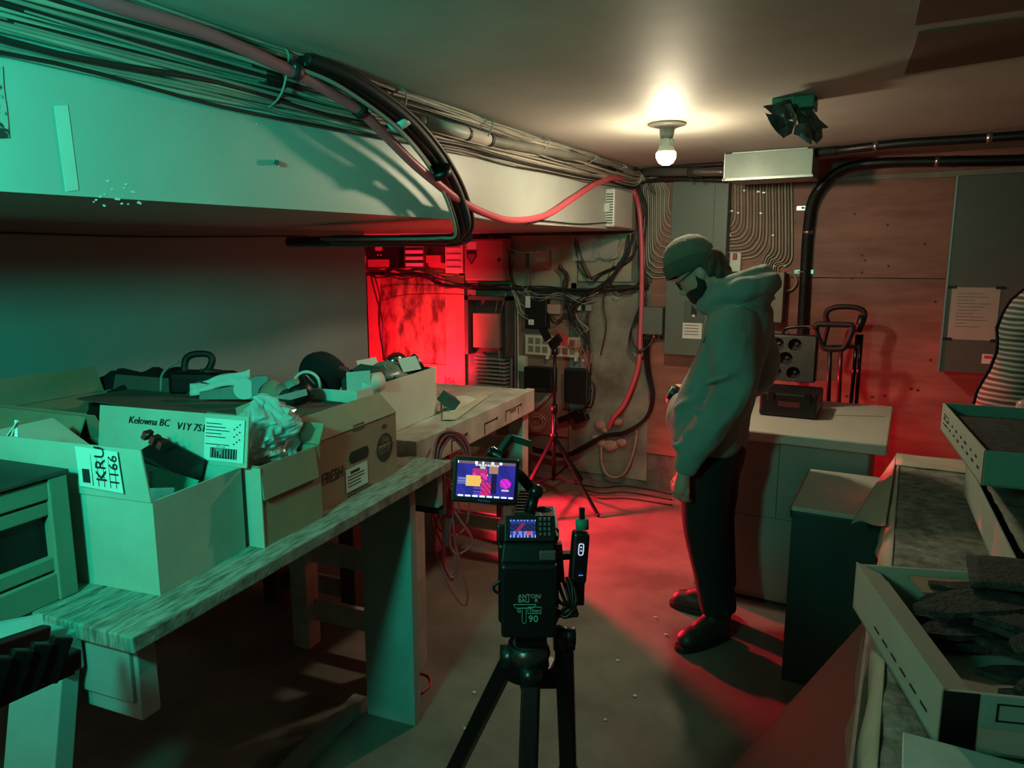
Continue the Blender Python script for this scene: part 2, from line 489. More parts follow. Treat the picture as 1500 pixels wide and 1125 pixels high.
T3 = thing('covered_table', 'brown table hidden under pale cloth and grey felt', 'table', (.5, 2.2, 0))
MB().box(.03, 1.25, .75, 3.12, .76, .83).build('table_top', hardboard, T3)
for x in (.08, 1.2):
    for y in (.82, 3.05): MB().box(x - .03, x + .03, y - .03, y + .03, 0, .76).build('leg', hardboard, T3)
MB().box(.05, .07, .85, 3.02, .60, .76).build('apron', black, T3)
tag(MB().grid(lambda u, v: (.012 + u * 1.2, .8 + v * 2.22, .842 + .006 * noise.noise((u * 14, v * 24, 0))), 50, 80).build('felt_mat', felt, thick=.012), 'rough grey felt mat spread on the cloth covered table', 'mat')
TC = thing('tablecloth', 'creased pale cloth hanging over the covered table edge', 'cloth', (0, 2.2, .85))
def drape(u, v):      # pale cloth hanging over the aisle edge and the far end
    y = .74 + u * 2.44
    w = noise.noise((y * 3.1, v * 1.5, 3.3))
    z = .852 - v * (.17 + .05 * math.sin(y * 5) + .04 * w)
    x = .012 - .018 * min(1, v * 6) - .02 * v * (1 + w) - .012 * math.sin(y * 21 + v) * v
    return (x, y, z)
MB().grid(drape, 90, 10).build('cloth_side', cloth, TC, thick=.003)
MB().grid(lambda u, v: (0.0 + u * 1.2, 3.0 + .2 * v, .852 - .014 * max(0, v - .8) + .004 * noise.noise((u * 9, v * 5, 1))), 40, 10).build('cloth_edge', cloth, TC, thick=.003)
def corner(u, v):     # loose cloth corner spilling over the low cabinet
    p0, p1, p2 = Vector((0.0, 3.16, .853)), Vector((-.012, 2.30, .84)), Vector((-.115, 2.60, .735))
    p = p0 * (1 - u) + (p1 * (1 - v) + p2 * v) * u
    p.z += .012 * math.sin(v * 6 + u * 4) * u * v
    return p
MB().grid(corner, 16, 12).build('cloth_corner', cloth, TC, thick=.003)

hb = MB()
hb.slab([(-.022, .98, .80), (-.022, 1.76, .80), (-.47, 1.82, 0), (-.47, .98, 0)], (-.006, 0, -.003))
tag(hb.build('hardboard_sheet', hardboard), 'brown hardboard sheet leaning against the covered table', 'board')
hd = thing('pull_handle', 'white bent metal pull handle below the covered table cloth', 'handle', P(1296, 1090, d=1.32))
h0 = [P(u, v, d=1.32) for u, v in ((1310, 1072), (1290, 1072), (1285, 1080), (1283, 1135), (1288, 1143), (1312, 1143))]
MB().tube(h0, .006, 8, 4).build('grip', white_m, hd)
MB().cyl(h0[0], h0[0] + Vector((.012, 0, 0)), .009).build('mount', white_m, hd)

# ================================================================== CARTONS AND CLUTTER ON THE BENCHES
def carton(name, label, corner, dirv, L, W, H, mat, inside=None, group=None, t=.005):
    """open carton. corner = near right bottom corner; +y local runs along dirv (away), -x local to the left"""
    ang = math.atan2(dirv[1], dirv[0]) - math.pi / 2
    c = thing(name, label, 'box', corner, ang, group)
    b = MB()
    b.box(-W, 0, 0, L, 0, t)
    b.box(-t, 0, 0, L, t, H); b.box(-W, -W + t, 0, L, t, H)
    b.box(-W + t, -t, 0, t, t, H); b.box(-W + t, -t, L - t, L, t, H)
    part(b, 'body', mat, c)
    return c
def flap(c, a, b, out, length, mat, t=.004, inset=.0, name='flap'):
    """flap hinged on edge a-b, reaching along 'out' (a local direction)"""
    a, b, o = Vector(a), Vector(b), Vector(out).normalized() * length
    i = (b - a).normalized() * inset
    n = (b - a).cross(o).normalized() * t
    return part(MB().slab([a, b, b + o - i, a + o + i], n), name, mat, c)

H = .208
cA = carton('open_carton', 'large pale open carton with junk electronics and shipping labels', (-1.352, .909, .9), (-.174, .985), .275, .46, H, carton_m)
flap(cA, (-.46, 0, H), (0, 0, H), (-.02, -.02, 1), .112, carton_m, inset=.012)
fb = flap(cA, (-.45, .275, H), (.02, .275, H), (0, .16, 1), .125, carton_m)
flap(cA, (-.455, 0, H), (-.455, .275, H), (-.8, 0, .55), .15, carton_m, inset=.02)
# address label on the standing near flap
lab = part(MB().slab([(-.185, -.0095, H + .02), (-.065, -.0095, H + .015), (-.07, -.0115, H + .105), (-.185, -.0115, H + .108)], (0, -.001, 0)), 'address_label', paper, cA)
xd, yd = (1, 0, 0), (-.02, -.02, 1)
text('KRU', .04, ink, cA, (-.105, -.0125, H + .036), (0, 0, 1), (-1, 0, 0), world=False)
text('1166', .034, ink, cA, (-.072, -.0125, H + .03), (0, 0, 1), (-1, 0, 0), world=False)
part(MB().box(-.172, -.152, -.0122, -.0112, H + .03, H + .06), 'label_block', ink, cA)
for k in range(5): part(MB().box(-.145 + k * .016, -.144 + k * .016, -.0122, -.0112, H + .025, H + .1), 'label_rule', ink, cA)
# handwriting and shipping label on the rear flap (it faces the camera)
def wr(s, x, z, size, sh=.25): return text(s, size, ink, cA, (x, .274 + (z) * .16 - .0058, H + z), (1, 0, 0), (0, .16, 1), world=False, shear=sh, name='handwriting')
wr('Kelowna BC', -.35, .085, .026); wr('V1Y 7S1', -.195, .080, .026)
part(MB().slab([(-.105, .2708, H + .012), (.012, .2708, H + .012), (.012, .2868, H + .115), (-.105, .2868, H + .115)], (0, -.0022, 0)), 'shipping_label', paper, cA)
def lb(x0, x1, z0, z1): part(MB().slab([(x0, .2652 + z0 * .16, H + z0), (x1, .2652 + z0 * .16, H + z0), (x1, .2652 + z1 * .16, H + z1), (x0, .2652 + z1 * .16, H + z1)], (0, -.0006, 0)), 'label_print', ink, cA)
for k in range(20): lb(-.085 + k * .004, -.085 + k * .004 + (.0015, .0025)[k % 2], .02, .045)
for k, z in enumerate((.052, .07, .078, .086, .094, .102)): lb(-.1, -.03 - .012 * (k % 3), z, z + .0018)
for k in range(9): lb(-.018 + (k % 3) * .008, -.014 + (k % 3) * .008, .055 + k * .006, .058 + k * .006)

carton_junk = []
def junk(name, label, mb, mat, cat, **k): return tag(mb.build(name, mat, **k), label, cat)
MA = wm(cA)
def inA(x, y, z): return MA @ Vector((x, y, z))
junk('circuit_board', 'long teal circuit board sticking out of the large pale carton', MB().bar(inA(-.24, .05, .275), inA(-.03, .15, .185), .05, .007, up=(.3, -.8, 1)), teal_board, 'circuit board')
ps = thing('power_supply', 'black power supply with chrome ports in the large pale carton', 'electronics', inA(-.13, .2, .15))
MB().bar(inA(-.22, .21, .24), inA(-.10, .22, .19), .09, .06, up=(.5, -.2, 1)).build('casing', black, ps, bevel=.006)
for k in range(3): MB().box(-.006, .006, -.012, .012, 0, .02, T=Matrix.Translation(inA(-.20 + k * .022, .19, .285 - k * .01)) @ Euler((0, .5, .2)).to_matrix().to_4x4()).build('port', chrome, ps)
junk('hard_drive', 'silver hard drive lying in the large pale carton', MB().bar(inA(-.14, .04, .215), inA(-.09, .06, .20), .07, .02, up=(.2, -.7, 1)), steel, 'electronics', bevel=.002)
junk('mirror_tile', 'bright square tile in the large pale carton corner', MB().bar(inA(-.075, .045, .19), inA(-.02, .07, .19), .06, .008, up=(0, -.8, 1)), chrome, 'tile')
junk('black_adapter', 'curved black adapter body in the large pale carton', MB().ell(inA(-.22, .13, .14), (.07, .05, .06)), black, 'electronics')
for k in range(7):
    a = inA(-.24 + .03 * k, .05 + .02 * (k % 3), .13)
    mid = a + Vector((rnd(-.08, .08), rnd(-.05, .05), rnd(.09, .16)))
    b = a + Vector((rnd(-.1, .1), rnd(-.02, .1), rnd(-.05, .02)))
    tag(MB().tube([a, mid, b], .0022, 6, 8).build('thin_wire', (cable_grey, cable_dk)[k % 2]), 'thin wire curling out of the large pale carton', 'wire', 'wires in the large pale carton')
for k in range(3):
    a = inA(-.44 + .02 * k, .02, H + .09)
    tag(MB().bar(a, a + Vector((.05 - .03 * k, .01, .05)), .006, .003).build('zip_tie', white_m), 'pale plastic strip on the large pale carton rim', 'strip', 'strips on the large pale carton rim')

# second carton with plastic bag
cB = carton('open_carton', 'brown open carton holding a clear plastic bag', (-1.362, 1.205, .9), (-.025, .22), .235, .42, H, carton_b)
flap(cB, (0, .0, H), (0, .215, H), (.10, 0, -1), .085, carton_b)
flap(cB, (-.42, .235, H), (0, .235, H), (0, .5, 1), .06, carton_b)
part(MB().box(-.42, .003, -.004, -.0005, 0, H - .004), 'pale_side', carton_m, cB)
MBm = wm(cB)
def bagf(u, v):
    a = 2 * math.pi * u
    r = .115 * math.sin(math.pi * min(1, v * .93 + .05)) ** .6
    q = noise.noise((math.cos(a) * 2.2, math.sin(a) * 2.2, v * 4)) * .035 + abs(noise.noise((math.cos(a) * 5, math.sin(a) * 5, v * 9))) * .03
    p = Vector((-.13 + (r + q) * math.cos(a) * .85, .12 + (r + q) * math.sin(a) * 1.15, .16 + v * .17 + .03 * math.cos(a - .6) * v))
    return MBm @ p
tag(MB().grid(bagf, 70, 34, False).build('plastic_bag', bag_m), 'crumpled clear plastic bag bulging from the brown carton', 'bag')
junk('card_sheet', 'folded teal card sheet poking out behind the plastic bag', MB().slab([P(372, 588, d=1.95), P(425, 600, d=1.9), P(405, 640, d=1.9), P(372, 640, d=1.95)], (0, .004, .002)), carton_m, 'card')
junk('card_sheet', 'narrow bent card strip beside the plastic bag', MB().slab([P(345, 598, d=1.9), P(372, 587, d=1.9), P(378, 592, d=1.9), P(352, 640, d=1.9)], (0, .004, .002)), carton_b, 'card')

# produce carton
cC = carton('produce_carton', 'brown produce carton printed FRESH and SUNSET on workbench', (-1.418, 1.439, .9), (-.066, .466), .462, .30, .205, carton_b)
lip = flap(cC, (0, 0, .205), (0, .462, .205), (-.8, 0, 1), .085, carton_b, inset=.018, name='lip')
part(MB().box(.0003, .0016, .205, .265, .196, .216), 'lip_notch', carton_in, cC)
part(MB().slab([(.0008, .19, .100), (.0008, .275, .100), (.0008, .285, .112), (.0008, .285, .125), (.0008, .275, .137), (.0008, .19, .137), (.0008, .18, .125), (.0008, .18, .112)], (.001, 0, 0)), 'hand_hole', M('carton_hole', '17120e', .9, var=0), cC)
def ct(s, y, z, size, **k): return text(s, size, ink, cC, (.001, y, z), (0, 1, 0), (0, 0, 1), world=False, **k)
ct('FRESH', .038, .075, .05, sx=.78); ct('-', .018, .088, .04); ct('-', .146, .088, .03)
part(MB().box(.0008, .002, .155, .275, .018, .088), 'white_sticker', paper, cC)
for z in (.032, .042, .052, .062): part(MB().box(.002, .0026, .165, .235 + .02 * (z > .05), z, z + .003), 'sticker_print', ink, cC)
part(MB().box(.002, .0026, .18, .23, .07, .079), 'sticker_print', ink, cC)
ring = MB()
for rr, w in ((.047, .004),):
    n = 40
    vs = []
    for j in range(n):
        a = 2 * math.pi * j / n
        vs += [(.0012, .385 + rr * math.cos(a), .105 + rr * math.sin(a)), (.0012, .385 + (rr - w) * math.cos(a), .105 + (rr - w) * math.sin(a))]
    ring.add(vs, [(2 * j, 2 * ((j + 1) % n), 2 * ((j + 1) % n) + 1, 2 * j + 1) for j in range(n)])
part(ring, 'emblem_ring', ink, cC, thick=.0006)
part(MB().slab([(.001, .385 + .038 * math.cos(a), .118 + .026 * math.sin(a)) for a in [math.pi * k / 12 for k in range(13)]], (.0006, 0, 0)), 'emblem_sun', ink, cC)
for k in range(9):
    a = math.pi * (k + 1) / 10
    part(MB().slab([(.0017, .385 + q * math.cos(a + d), .118 + q * .68 * math.sin(a + d)) for q, d in ((.012, -.05), (.036, -.03), (.036, .03), (.012, .05))], (.0005, 0, 0)), 'emblem_ray', carton_b, cC)
part(MB().slab([(.001, .385 + .038 * math.cos(a), .086 + .024 * math.sin(a)) for a in [math.pi + math.pi * k / 12 for k in range(13)]], (.0006, 0, 0)), 'emblem_field', ink, cC)
text('SUNSET', .030, ink, cC, (.0022, .385, .0905), (0, 1, 0), (0, 0, 1), world=False, align='CENTER')
text('BM', .02, ink, cC, (.001, .385, .168), (0, 1, 0), (0, 0, 1), world=False, align='CENTER')
for k, z in enumerate((.010, .018)): part(MB().box(.0008, .0014, .16, .30 - .02 * k, z - .006, z - .004), 'print_rule', ink, cC)
part(MB().box(.0006, .0016, .20, .27, -.0, .012), 'foot_notch', carton_in, cC)

# white carton on the white table
cW = carton('white_carton', 'white carton full of small parts on the white table', (-1.672, 1.925, .952), (-.10, .62), .64, .27, .205, M('white_carton', 'cbc6b8', .7, var=.08, scale=4))
MW = wm(cW)
def inW(x, y, z): return MW @ Vector((x, y, z))
def wj(name, label, cat, mb, mat, **k): return tag(mb.build(name, mat, **k), label, cat)
def crum(c, r, seed, n=12, m=8, amp=.35):
    mb = MB().ell((0, 0, 0), r, n, m)
    mb.v = [tuple(Vector(c) + Vector(v) * (1 + amp * noise.noise(Vector(v) * 14 + Vector((seed, seed * 2, 0))))) for v in mb.v]
    return mb
wj('black_pouch', 'lumpy black pouch heaped on the white carton', 'pouch', crum(inW(-.24, .16, .235), (.09, .085, .08), 4, 20, 14, .25), blackfab)
wj('black_pouch', 'small black pouch at the far end of the white carton', 'pouch', crum(inW(-.17, .60, .22), (.05, .05, .05), 8, 16, 12, .25), blackfab)
wj('crumpled_bag', 'crumpled silvery bag filling the middle of the white carton', 'bag', crum(inW(-.10, .38, .20), (.08, .11, .05), 3, 30, 20, .5), M('grey_film', '77756c', .35, var=.3, scale=30))
wj('green_packet', 'dark teal card packet tilted in the white carton', 'packet', MB().bar(inW(-.13, .16, .19), inW(-.10, .27, .235), .10, .05, up=(0, -.4, 1)), M('dark_green_card', '31524a', .5))
wj('white_tag', 'bright white card standing in the white carton', 'card', MB().slab([inW(-.06, .03, .19), inW(-.005, .10, .19), inW(-.005, .10, .265), inW(-.06, .03, .265)], (.002, -.002, 0)), paper)
wj('paper_roll', 'white paper roll end resting on the white carton rim', 'roll', MB().cyl(inW(-.05, .09, .21), inW(.0, .17, .215), .035), paper)
wj('paper_note', 'white folded note with pen marks on the white carton', 'paper', MB().slab([inW(-.04, .42, .21), inW(-.0, .50, .215), inW(-.02, .49, .27), inW(-.06, .41, .265)], (.001, -.002, .001)), paper)
wj('paper_slip', 'ruled paper slip at the back of the white carton', 'paper', MB().slab([inW(-.2, .34, .23), inW(-.18, .46, .23), inW(-.19, .46, .262), inW(-.21, .34, .26)], (.002, -.001, 0)), paper)
wj('foil_scrap', 'shiny foil scrap peaked above the white carton', 'foil', crum(inW(-.13, .50, .25), (.03, .035, .03), 6, 10, 8, .7), chrome)
wj('black_spool', 'black tape spool at the far end of the white carton', 'spool', MB().cyl(inW(-.08, .55, .21), inW(-.05, .58, .235), .04), black)
wj('tape_ring', 'white ring of tape on black pouch in the white carton', 'tape', MB().tube([inW(-.22, .02, .21) + Vector((.05 * math.cos(a) * .8, .05 * math.cos(a) * .5, .05 * math.sin(a))) for a in [2 * math.pi * k / 14 for k in range(15)]], .006, 6, 3), white_m)
wj('metal_clip', 'small bright metal clip on the black pouch', 'clip', MB().bar(inW(-.13, .1, .27), inW(-.10, .11, .262), .02, .01), chrome)
for k in range(8):
    a = inW(-.22 + .025 * k, .08 + .05 * k, .20)
    wj('loose_cable', 'short loose cable among the white carton parts', 'cable', MB().tube([a, a + Vector((rnd(-.05, .05), rnd(-.05, .05), .05)), a + Vector((rnd(-.08, .08), rnd(-.08, .08), .0))], .004, 6, 6), (black, cable_grey)[k % 3 == 0])['group'] = 'cables in the white carton'
wj('drill_bit_box', 'dark green faceted box at the far corner of the white table', 'box', MB().bar(inW(.02, .66, .07), inW(.05, .72, .03), .05, .05, up=(.4, 0, 1)), M('dark_green_card', '31524a', .5))
# sheets of paper on the white table
for k, (a, mt) in enumerate((([(905, 0), (0, 0)], paper),)):
    pass
sh = [P(u, v, z=.956) for u, v in ((648, 615), (668, 615), (716, 580), (700, 572), (650, 585))]
wj('paper_sheet', 'large pale paper sheet curling over the white table edge', 'paper', MB().slab(sh, (0, 0, .0015)), M('yellowed_paper', 'b9ad98', .8))
sh = thing('printed_sheet', 'printed paper sheet lying on the white table', 'paper', P(668, 594, z=.9585))
MB().slab([P(u, v, z=.9585) for u, v in ((648, 600), (662, 604), (698, 585), (682, 579), (648, 584))], (0, 0, .001)).build('page', paper, sh)
for k in range(6):
    MB().slab([P(u, v, z=.960) for u, v in ((649, 589 + k * 2.2), (668 - k, 588 + k * 2.0), (668 - k, 589 + k * 2.0), (649, 590.2 + k * 2.2))], (0, 0, .0004)).build('print_line', ink, sh)

# long carton behind, its rear corner rising over the others
cD = carton('long_carton', 'long dark carton behind the pale cartons near wall', (-1.87, 1.22, .9), (-.12, 1), .58, .80, .21, carton_b)
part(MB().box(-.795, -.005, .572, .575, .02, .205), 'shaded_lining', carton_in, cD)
flap(cD, (-.80, .0, .21), (-.80, .55, .21), (-.4, 0, 1), .10, carton_b)
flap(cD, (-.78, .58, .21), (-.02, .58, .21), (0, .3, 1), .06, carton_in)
flap(cD, (-.70, 0, .21), (-.10, 0, .21), (0, -.5, 1), .08, carton_b)
cE = carton('small_carton', 'brown carton with raised flaps behind the wooden radio crate', (-1.94, .80, .9), (-.12, 1), .34, .56, .20, carton_b)
flap(cE, (-.56, .34, .20), (-.02, .34, .20), (0, .5, 1), .09, carton_b)
flap(cE, (-.56, .0, .20), (-.56, .3, .20), (-.6, 0, 1), .10, carton_b)

# tool with handle, papers, bracket on the long carton
MD = wm(cD)
wj('card_cover', 'dark card sheet laid over the back of the long carton', 'card', MB().slab([(-2.62, 1.50, 1.112), (-1.69, 1.50, 1.112), (-1.69, 1.90, 1.112), (-2.62, 1.90, 1.112)], (0, 0, .006)), carton_in)
tl = thing('power_tool', 'black power tool with loop handle behind the long carton', 'tool', P(280, 560, d=2.75))
def tp(u, v, d=2.75): return P(u, v, d=d)
MB().tube([tp(270, 548), tp(272, 527), tp(284, 519), tp(304, 519), tp(311, 526), tp(306, 540), tp(296, 546), tp(276, 546), tp(270, 548)], .013, 8, 5).build('handle', black_soft, tl)
crum(tp(262, 556, 2.8), (.06, .06, .05), 2, 16, 12, .15).build('motor', black, tl)
MB().bar(tp(255, 560), tp(345, 562), .12, .09).build('body', black, tl, bevel=.02)
MB().bar(tp(300, 545), tp(345, 552), .05, .03).build('nose', dkgrey, tl, bevel=.008)
MB().tube([tp(236, 575), tp(237, 550), tp(250, 535), tp(262, 530)], .005, 6, 5).build('cord', cable_grey, tl)
shp = thing('marked_envelope', 'white crumpled envelope with black writing behind the long carton', 'envelope', tp(320, 565, 2.6))
MB().grid(lambda u, v: P(278 + u * 88, 562 - u * 22 + v * 18 + 2 * math.sin(u * 9), d=2.6 + .02 * noise.noise((u * 6, v * 4, 0))), 14, 5).build('sheet', paper, shp, thick=.002)
text('LABEL', .04, ink, shp, P(302, 565, d=2.57), P(303, 555, d=2.57) - P(302, 565, d=2.57), P(292, 562, d=2.57) - P(302, 565, d=2.57), name='handwriting').data.body = '187'
br = MB()
br.slab([P(u, v, d=2.5) for u, v in ((292, 575), (340, 566), (375, 551), (392, 551), (392, 585), (292, 585))], (-.01, .012, 0))
gb = thing('bracket_plate', 'grey green plate with round hole behind the long carton', 'plate', P(345, 585, d=2.5))
br.build('plate', M('sage_enamel', '66766e', .5), gb)
MB().cyl(P(358, 570, d=2.492), P(358, 570, d=2.498), .036, n=20).build('hole_face', paper, gb)
for k in range(6):
    a = P(392 + 9 * k, 577 + rnd(-4, 6), d=2.45)
    tag(crum(a, (.045, .04, .042), k * 3, 10, 7, .5).build('scrap_bundle', (dkgrey, carton_b, redbox, dkgrey, cable_grey, black)[k]), ('dark', 'brown', 'pinkish', 'charcoal', 'grey', 'black')[k] + ' scrap bundle between the long carton and white carton', 'scrap')
wj('red_leaflet', 'pale red leaflet between long carton and white carton', 'leaflet', MB().slab([P(u, v, d=2.25) for u, v in ((400, 583), (448, 571), (450, 579), (425, 586))], (0, .002, .003)), M('pale_red_paper', 'b98078', .7))
wj('dark_tarp', 'dark folded tarp at the foot of the left wall', 'tarp', crum((-2.75, 1.85, 1.0), (.28, .25, .16), 7, 24, 16, .3), blackfab)

# wooden crate (old radio cabinet) at the near end
cr = thing('wooden_crate', 'old wooden cabinet with slatted front at workbench end', 'crate', (-1.545, .822, .9), R(97.5))
woodg = M('olive_wood', '7d7a66', .6, var=.12, scale=3, stretch=(1, 8, 1))
# local: +x right, front face at y=-.. facing the camera side
def cb(x0, x1, y0, y1, z0, z1, n, m=woodg, b=.003): return part(MB().box(x0, x1, y0, y1, z0, z1), n, m, cr, bevel=b)
cb(-.36, 0, -.02, .02, 0, .06, 'bottom_slat'); cb(-.36, 0, -.015, .015, .065, .095, 'slat')
cb(-.36, 0, -.015, .015, .185, .215, 'slat'); cb(-.36, 0, -.02, .02, .22, .26, 'top_slat')
cb(-.03, .012, -.025, .025, 0, .265, 'corner_post'); cb(-.38, -.34, -.025, .025, 0, .265, 'corner_post')
cb(-.36, 0, .0, .004, .095, .185, 'grille_cloth', black, 0)
cb(-.38, .0, .02, .30, 0, .02, 'base'); cb(-.01, .012, .02, .30, 0, .262, 'side_panel'); cb(-.38, -.36, .02, .30, 0, .262, 'side_panel')
cb(-.39, .016, -.028, .30, .265, .275, 'top_panel', M('dark_top', '30352f', .5))
part(MB().tube([(-.20, -.004, .10), (-.16, -.004, .12), (-.13, -.004, .16)], .003, 6, 5), 'wire', chrome, cr)

# black perforated plastic piece and white board at the near left edge
pr = thing('plastic_sawhorse', 'black perforated plastic sawhorse top by the workbench leg', 'sawhorse', P(60, 965, d=1.15))
q = [P(u, v, d=dd) for u, v, dd in ((-90, 985, 1.05), (105, 955, 1.22), (110, 975, 1.2), (-90, 1050, 1.02))]
for k, (u0, v0, u1, v1, w) in enumerate(((-90, 1050, 112, 962, .03), (-90, 1018, 90, 946, .014), (-90, 985, 68, 930, .02))):
    MB().bar(P(u0, v0, d=1.03), P(u1, v1, d=1.22), w, .035).build('rail', black, pr, bevel=.004)
for u in (-50, -10, 22, 50, 80):
    MB().bar(P(u - 12, 1032 - u * .40, d=1.07 + u * .0009), P(u + 12, 958 - u * .33, d=1.08 + u * .0009), .016, .03).build('rib', black, pr, bevel=.003)
MB().bar(P(-90, 1066, d=1.03), P(108, 978, d=1.21), .006, .02).build('lower_lip', black, pr)
e0 = P(-90, 1035, d=1.03)
for dx, dy in ((-.18, -.12), (.10, -.22), (-.20, .10)): MB().bar(e0, (e0.x + dx, e0.y + dy, .0), .05, .04).build('leg', black, pr)
wj('white_board_offcut', 'pale board offcut beside the black plastic sawhorse', 'board', MB().slab([P(u, v, d=dd) for u, v, dd in ((-60, 960, 1.25), (48, 925, 1.32), (45, 905, 1.34), (-60, 925, 1.28))], (0, .02, 0)), greywood)

# red cable coil hung on the bench corner
rc = thing('red_cable_coil', 'coil of red cable hung on the white table corner', 'cable coil', P(665, 690, d=2.72))
for k in range(9):
    o = k * .007
    j = rnd(-4, 4)
    d0 = 2.70 + .02 * (k % 4)
    MB().tube([P(638 + k * 1.2, 720, d=d0), P(636 + k * 1.1, 668, d=d0), P(642 + k * 1.5, 640 + k, d=d0 + .01), P(660, 632 + k * 1.2, d=d0 + .02), P(680 - k * 1.2, 640 + k, d=d0 + .04), P(689 - k, 668 + j * .3, d=d0 + .05), P(688 - k, 715, d=d0 + .05)], .0048, 6, 5).build('loop', redwire, rc)
loops = [[(650, 720), (640, 760), (636, 800), (650, 840), (665, 870), (680, 887), (685, 872), (678, 840), (668, 800), (662, 750), (660, 715)],
         [(665, 715), (662, 750), (658, 790), (668, 812), (690, 800), (690, 785), (676, 765), (662, 740), (664, 712)],
         [(640, 735), (632, 760), (642, 785), (650, 800), (648, 770), (640, 745)],
         [(668, 720), (672, 750), (655, 780), (648, 820), (660, 845), (670, 838), (668, 800), (658, 745)],
         [(688, 715), (687, 750), (680, 775), (665, 785), (652, 782), (640, 770), (634, 745)],
         [(655, 720), (650, 780), (652, 830), (662, 850), (666, 820), (660, 760), (656, 715)]]
for k, lp in enumerate(loops):
    MB().tube([P(u, v, d=2.70 + .015 * k) for u, v in lp], .0044, 6, 6).build('hanging_loop', redwire, rc)
MB().tube([P(655, 700, d=2.72), P(655, 800, d=2.72)], .013, 8, 1).build('bundle_tail', redwire, rc)
MB().tube([P(662, 640, d=2.73), P(662, 632, d=2.76), P(655, 628, d=2.80)], .006, 6, 3).build('hook', steel, rc)
tag(MB().tube([P(u, v, z=.006) for u, v in ((612, 985), (628, 990), (630, 1003), (618, 1015))], .004, 6, 6).build('cable_end', redwire), 'short end of red cable lying on the floor beside post', 'cable')

# ================================================================== CEILING: BULB, JUNCTION BOX, HANGING DEVICE
bx, by, bz = BULB
bl = thing('light_bulb', 'lit bulb in a white lampholder on the ceiling', 'lamp', (bx, by, ZC))
T0 = Matrix.Translation((bx, by, ZC))
MB().lathe([(0, 0), (.085, 0), (.085, -.006), (.06, -.014), (.035, -.018), (.031, -.05), (.028, -.062), (0, -.062)], 28, T0).build('lampholder', M('white_ceramic', '9d978a', .4, var=0), bl)
MB().lathe([(0, -.06), (.02, -.062), (.022, -.075), (.031, -.10), (.040, -.115), (.0435, -.128), (0, -.128)], 24, T0).build('bulb_neck', white_m, bl)
fn = [MB().box(-.002, .002, .022, .034, -.10, -.068, T=T0 @ Matrix.Rotation(2 * math.pi * k / 10, 4, 'Z')).build('cooling_fin', white_m, bl) for k in range(10)]
MB().lathe([(.0435, -.128), (.044, -.134), (.042, -.15), (.032, -.168), (.016, -.178), (0.0005, -.18)], 24, T0).build('bulb_globe', M('bulb_glow', 'ffffff', .5, var=0, emit='fbe9c4', estr=BULB_STRENGTH), bl)

def wallbox(name, label, cat, u0, v0, u1, v1, y, depth, mat, bevel=.004, group=None):
    x0, x1, z0, z1 = rect(u0, v0, u1, v1, y - depth)
    t = thing(name, label, cat, ((x0 + x1) / 2, y, z0), group=group)
    MB().box(x0, x1, y - depth, y, z0, z1).build('housing', mat, t, bevel=bevel)
    t['r'] = (x0, x1, z0, z1)
    return t, x0, x1, z0, z1, y - depth
def fpart(t, name, mat, x0, x1, z0, z1, yf, dep=.003, bevel=0): return MB().box(x0, x1, yf - dep, yf, z0, z1).build(name, mat, t, bevel=bevel)

# steel wireway hanging under the ceiling
ww = thing('wireway_box', 'pale green steel wireway box fixed under the ceiling', 'junction box', (-.75, 4.45, 2.06))
MB().box(-.982, -.518, 4.30, 4.62, 2.065, 2.205).build('body', M('pale_green_enamel', '8f9c90', .35, var=.15, scale=6), ww, bevel=.003)
MB().box(-.990, -.512, 4.294, 4.302, 2.058, 2.070).build('lower_lip', galv, ww)
MB().box(-.985, -.978, 4.294, 4.30, 2.06, 2.207).build('edge', galv, ww)
MB().box(-.95, -.55, 4.33, 4.60, 2.204, ZC).build('hanger', galv, ww)

# hole in the ceiling with a green box and torn black film
cx, cy = P(1165, 145, z=ZC).x, P(1165, 145, z=ZC).y
hg = thing('ceiling_fixture', 'green ceiling box with torn black film hanging down', 'ceiling box', (cx, cy, ZC))
MB().box(cx - .075, cx + .075, cy - .06, cy + .06, ZC - .045, ZC).build('green_box', M('green_plastic', '2f7d62', .5), hg, bevel=.004)
MB().box(cx - .005, cx + .005, cy - .064, cy - .058, ZC - .045, ZC).build('rib', M('green_plastic', '2f7d62', .5), hg)
film = M('black_film', '1b1b19', .35, col2='4a4a44', scale=10, lo=.55, hi=.75)
filml = M('torn_grey_film', '8d8c84', .4, col2='33332f', scale=14)
def film_piece(pts, d0, mat, seed):
    c = sum(([Vector(p) for p in pts]), Vector()) / len(pts)
    n = 10
    per = []
    for i in range(len(pts)):
        a, b = Vector(pts[i]), Vector(pts[(i + 1) % len(pts)])
        for k in range(4): per.append(a.lerp(b, k / 4))
    vs = [c + Vector((0, -.03, 0))]; fs = []
    rings_ = 3
    for r_ in range(1, rings_ + 1):
        for p in per:
            q = c.lerp(p, r_ / rings_)
            vs.append(q + Vector((0, .035 * noise.noise(q * 17 + Vector((seed, 0, 0))), .01 * noise.noise(q * 23))))
    m = len(per)
    for j in range(m): fs.append((0, 1 + j, 1 + (j + 1) % m))
    for r_ in range(rings_ - 1):
        for j in range(m):
            k = (j + 1) % m
            fs.append((1 + r_ * m + j, 1 + r_ * m + k, 1 + (r_ + 1) * m + k, 1 + (r_ + 1) * m + j)[::-1])
    return MB().add(vs, fs).build('film_flap', mat, hg, thick=.003)
dc = (P(1165, 145, z=ZC) - _O).dot(_F)
def fp(l, dd=0): return [P(u, v, d=dc + dd) for u, v in l]
film_piece(fp([(1117, 158), (1140, 150), (1185, 140), (1198, 142), (1192, 160), (1170, 172), (1155, 175), (1130, 165)], -.05), 0, film, 1)
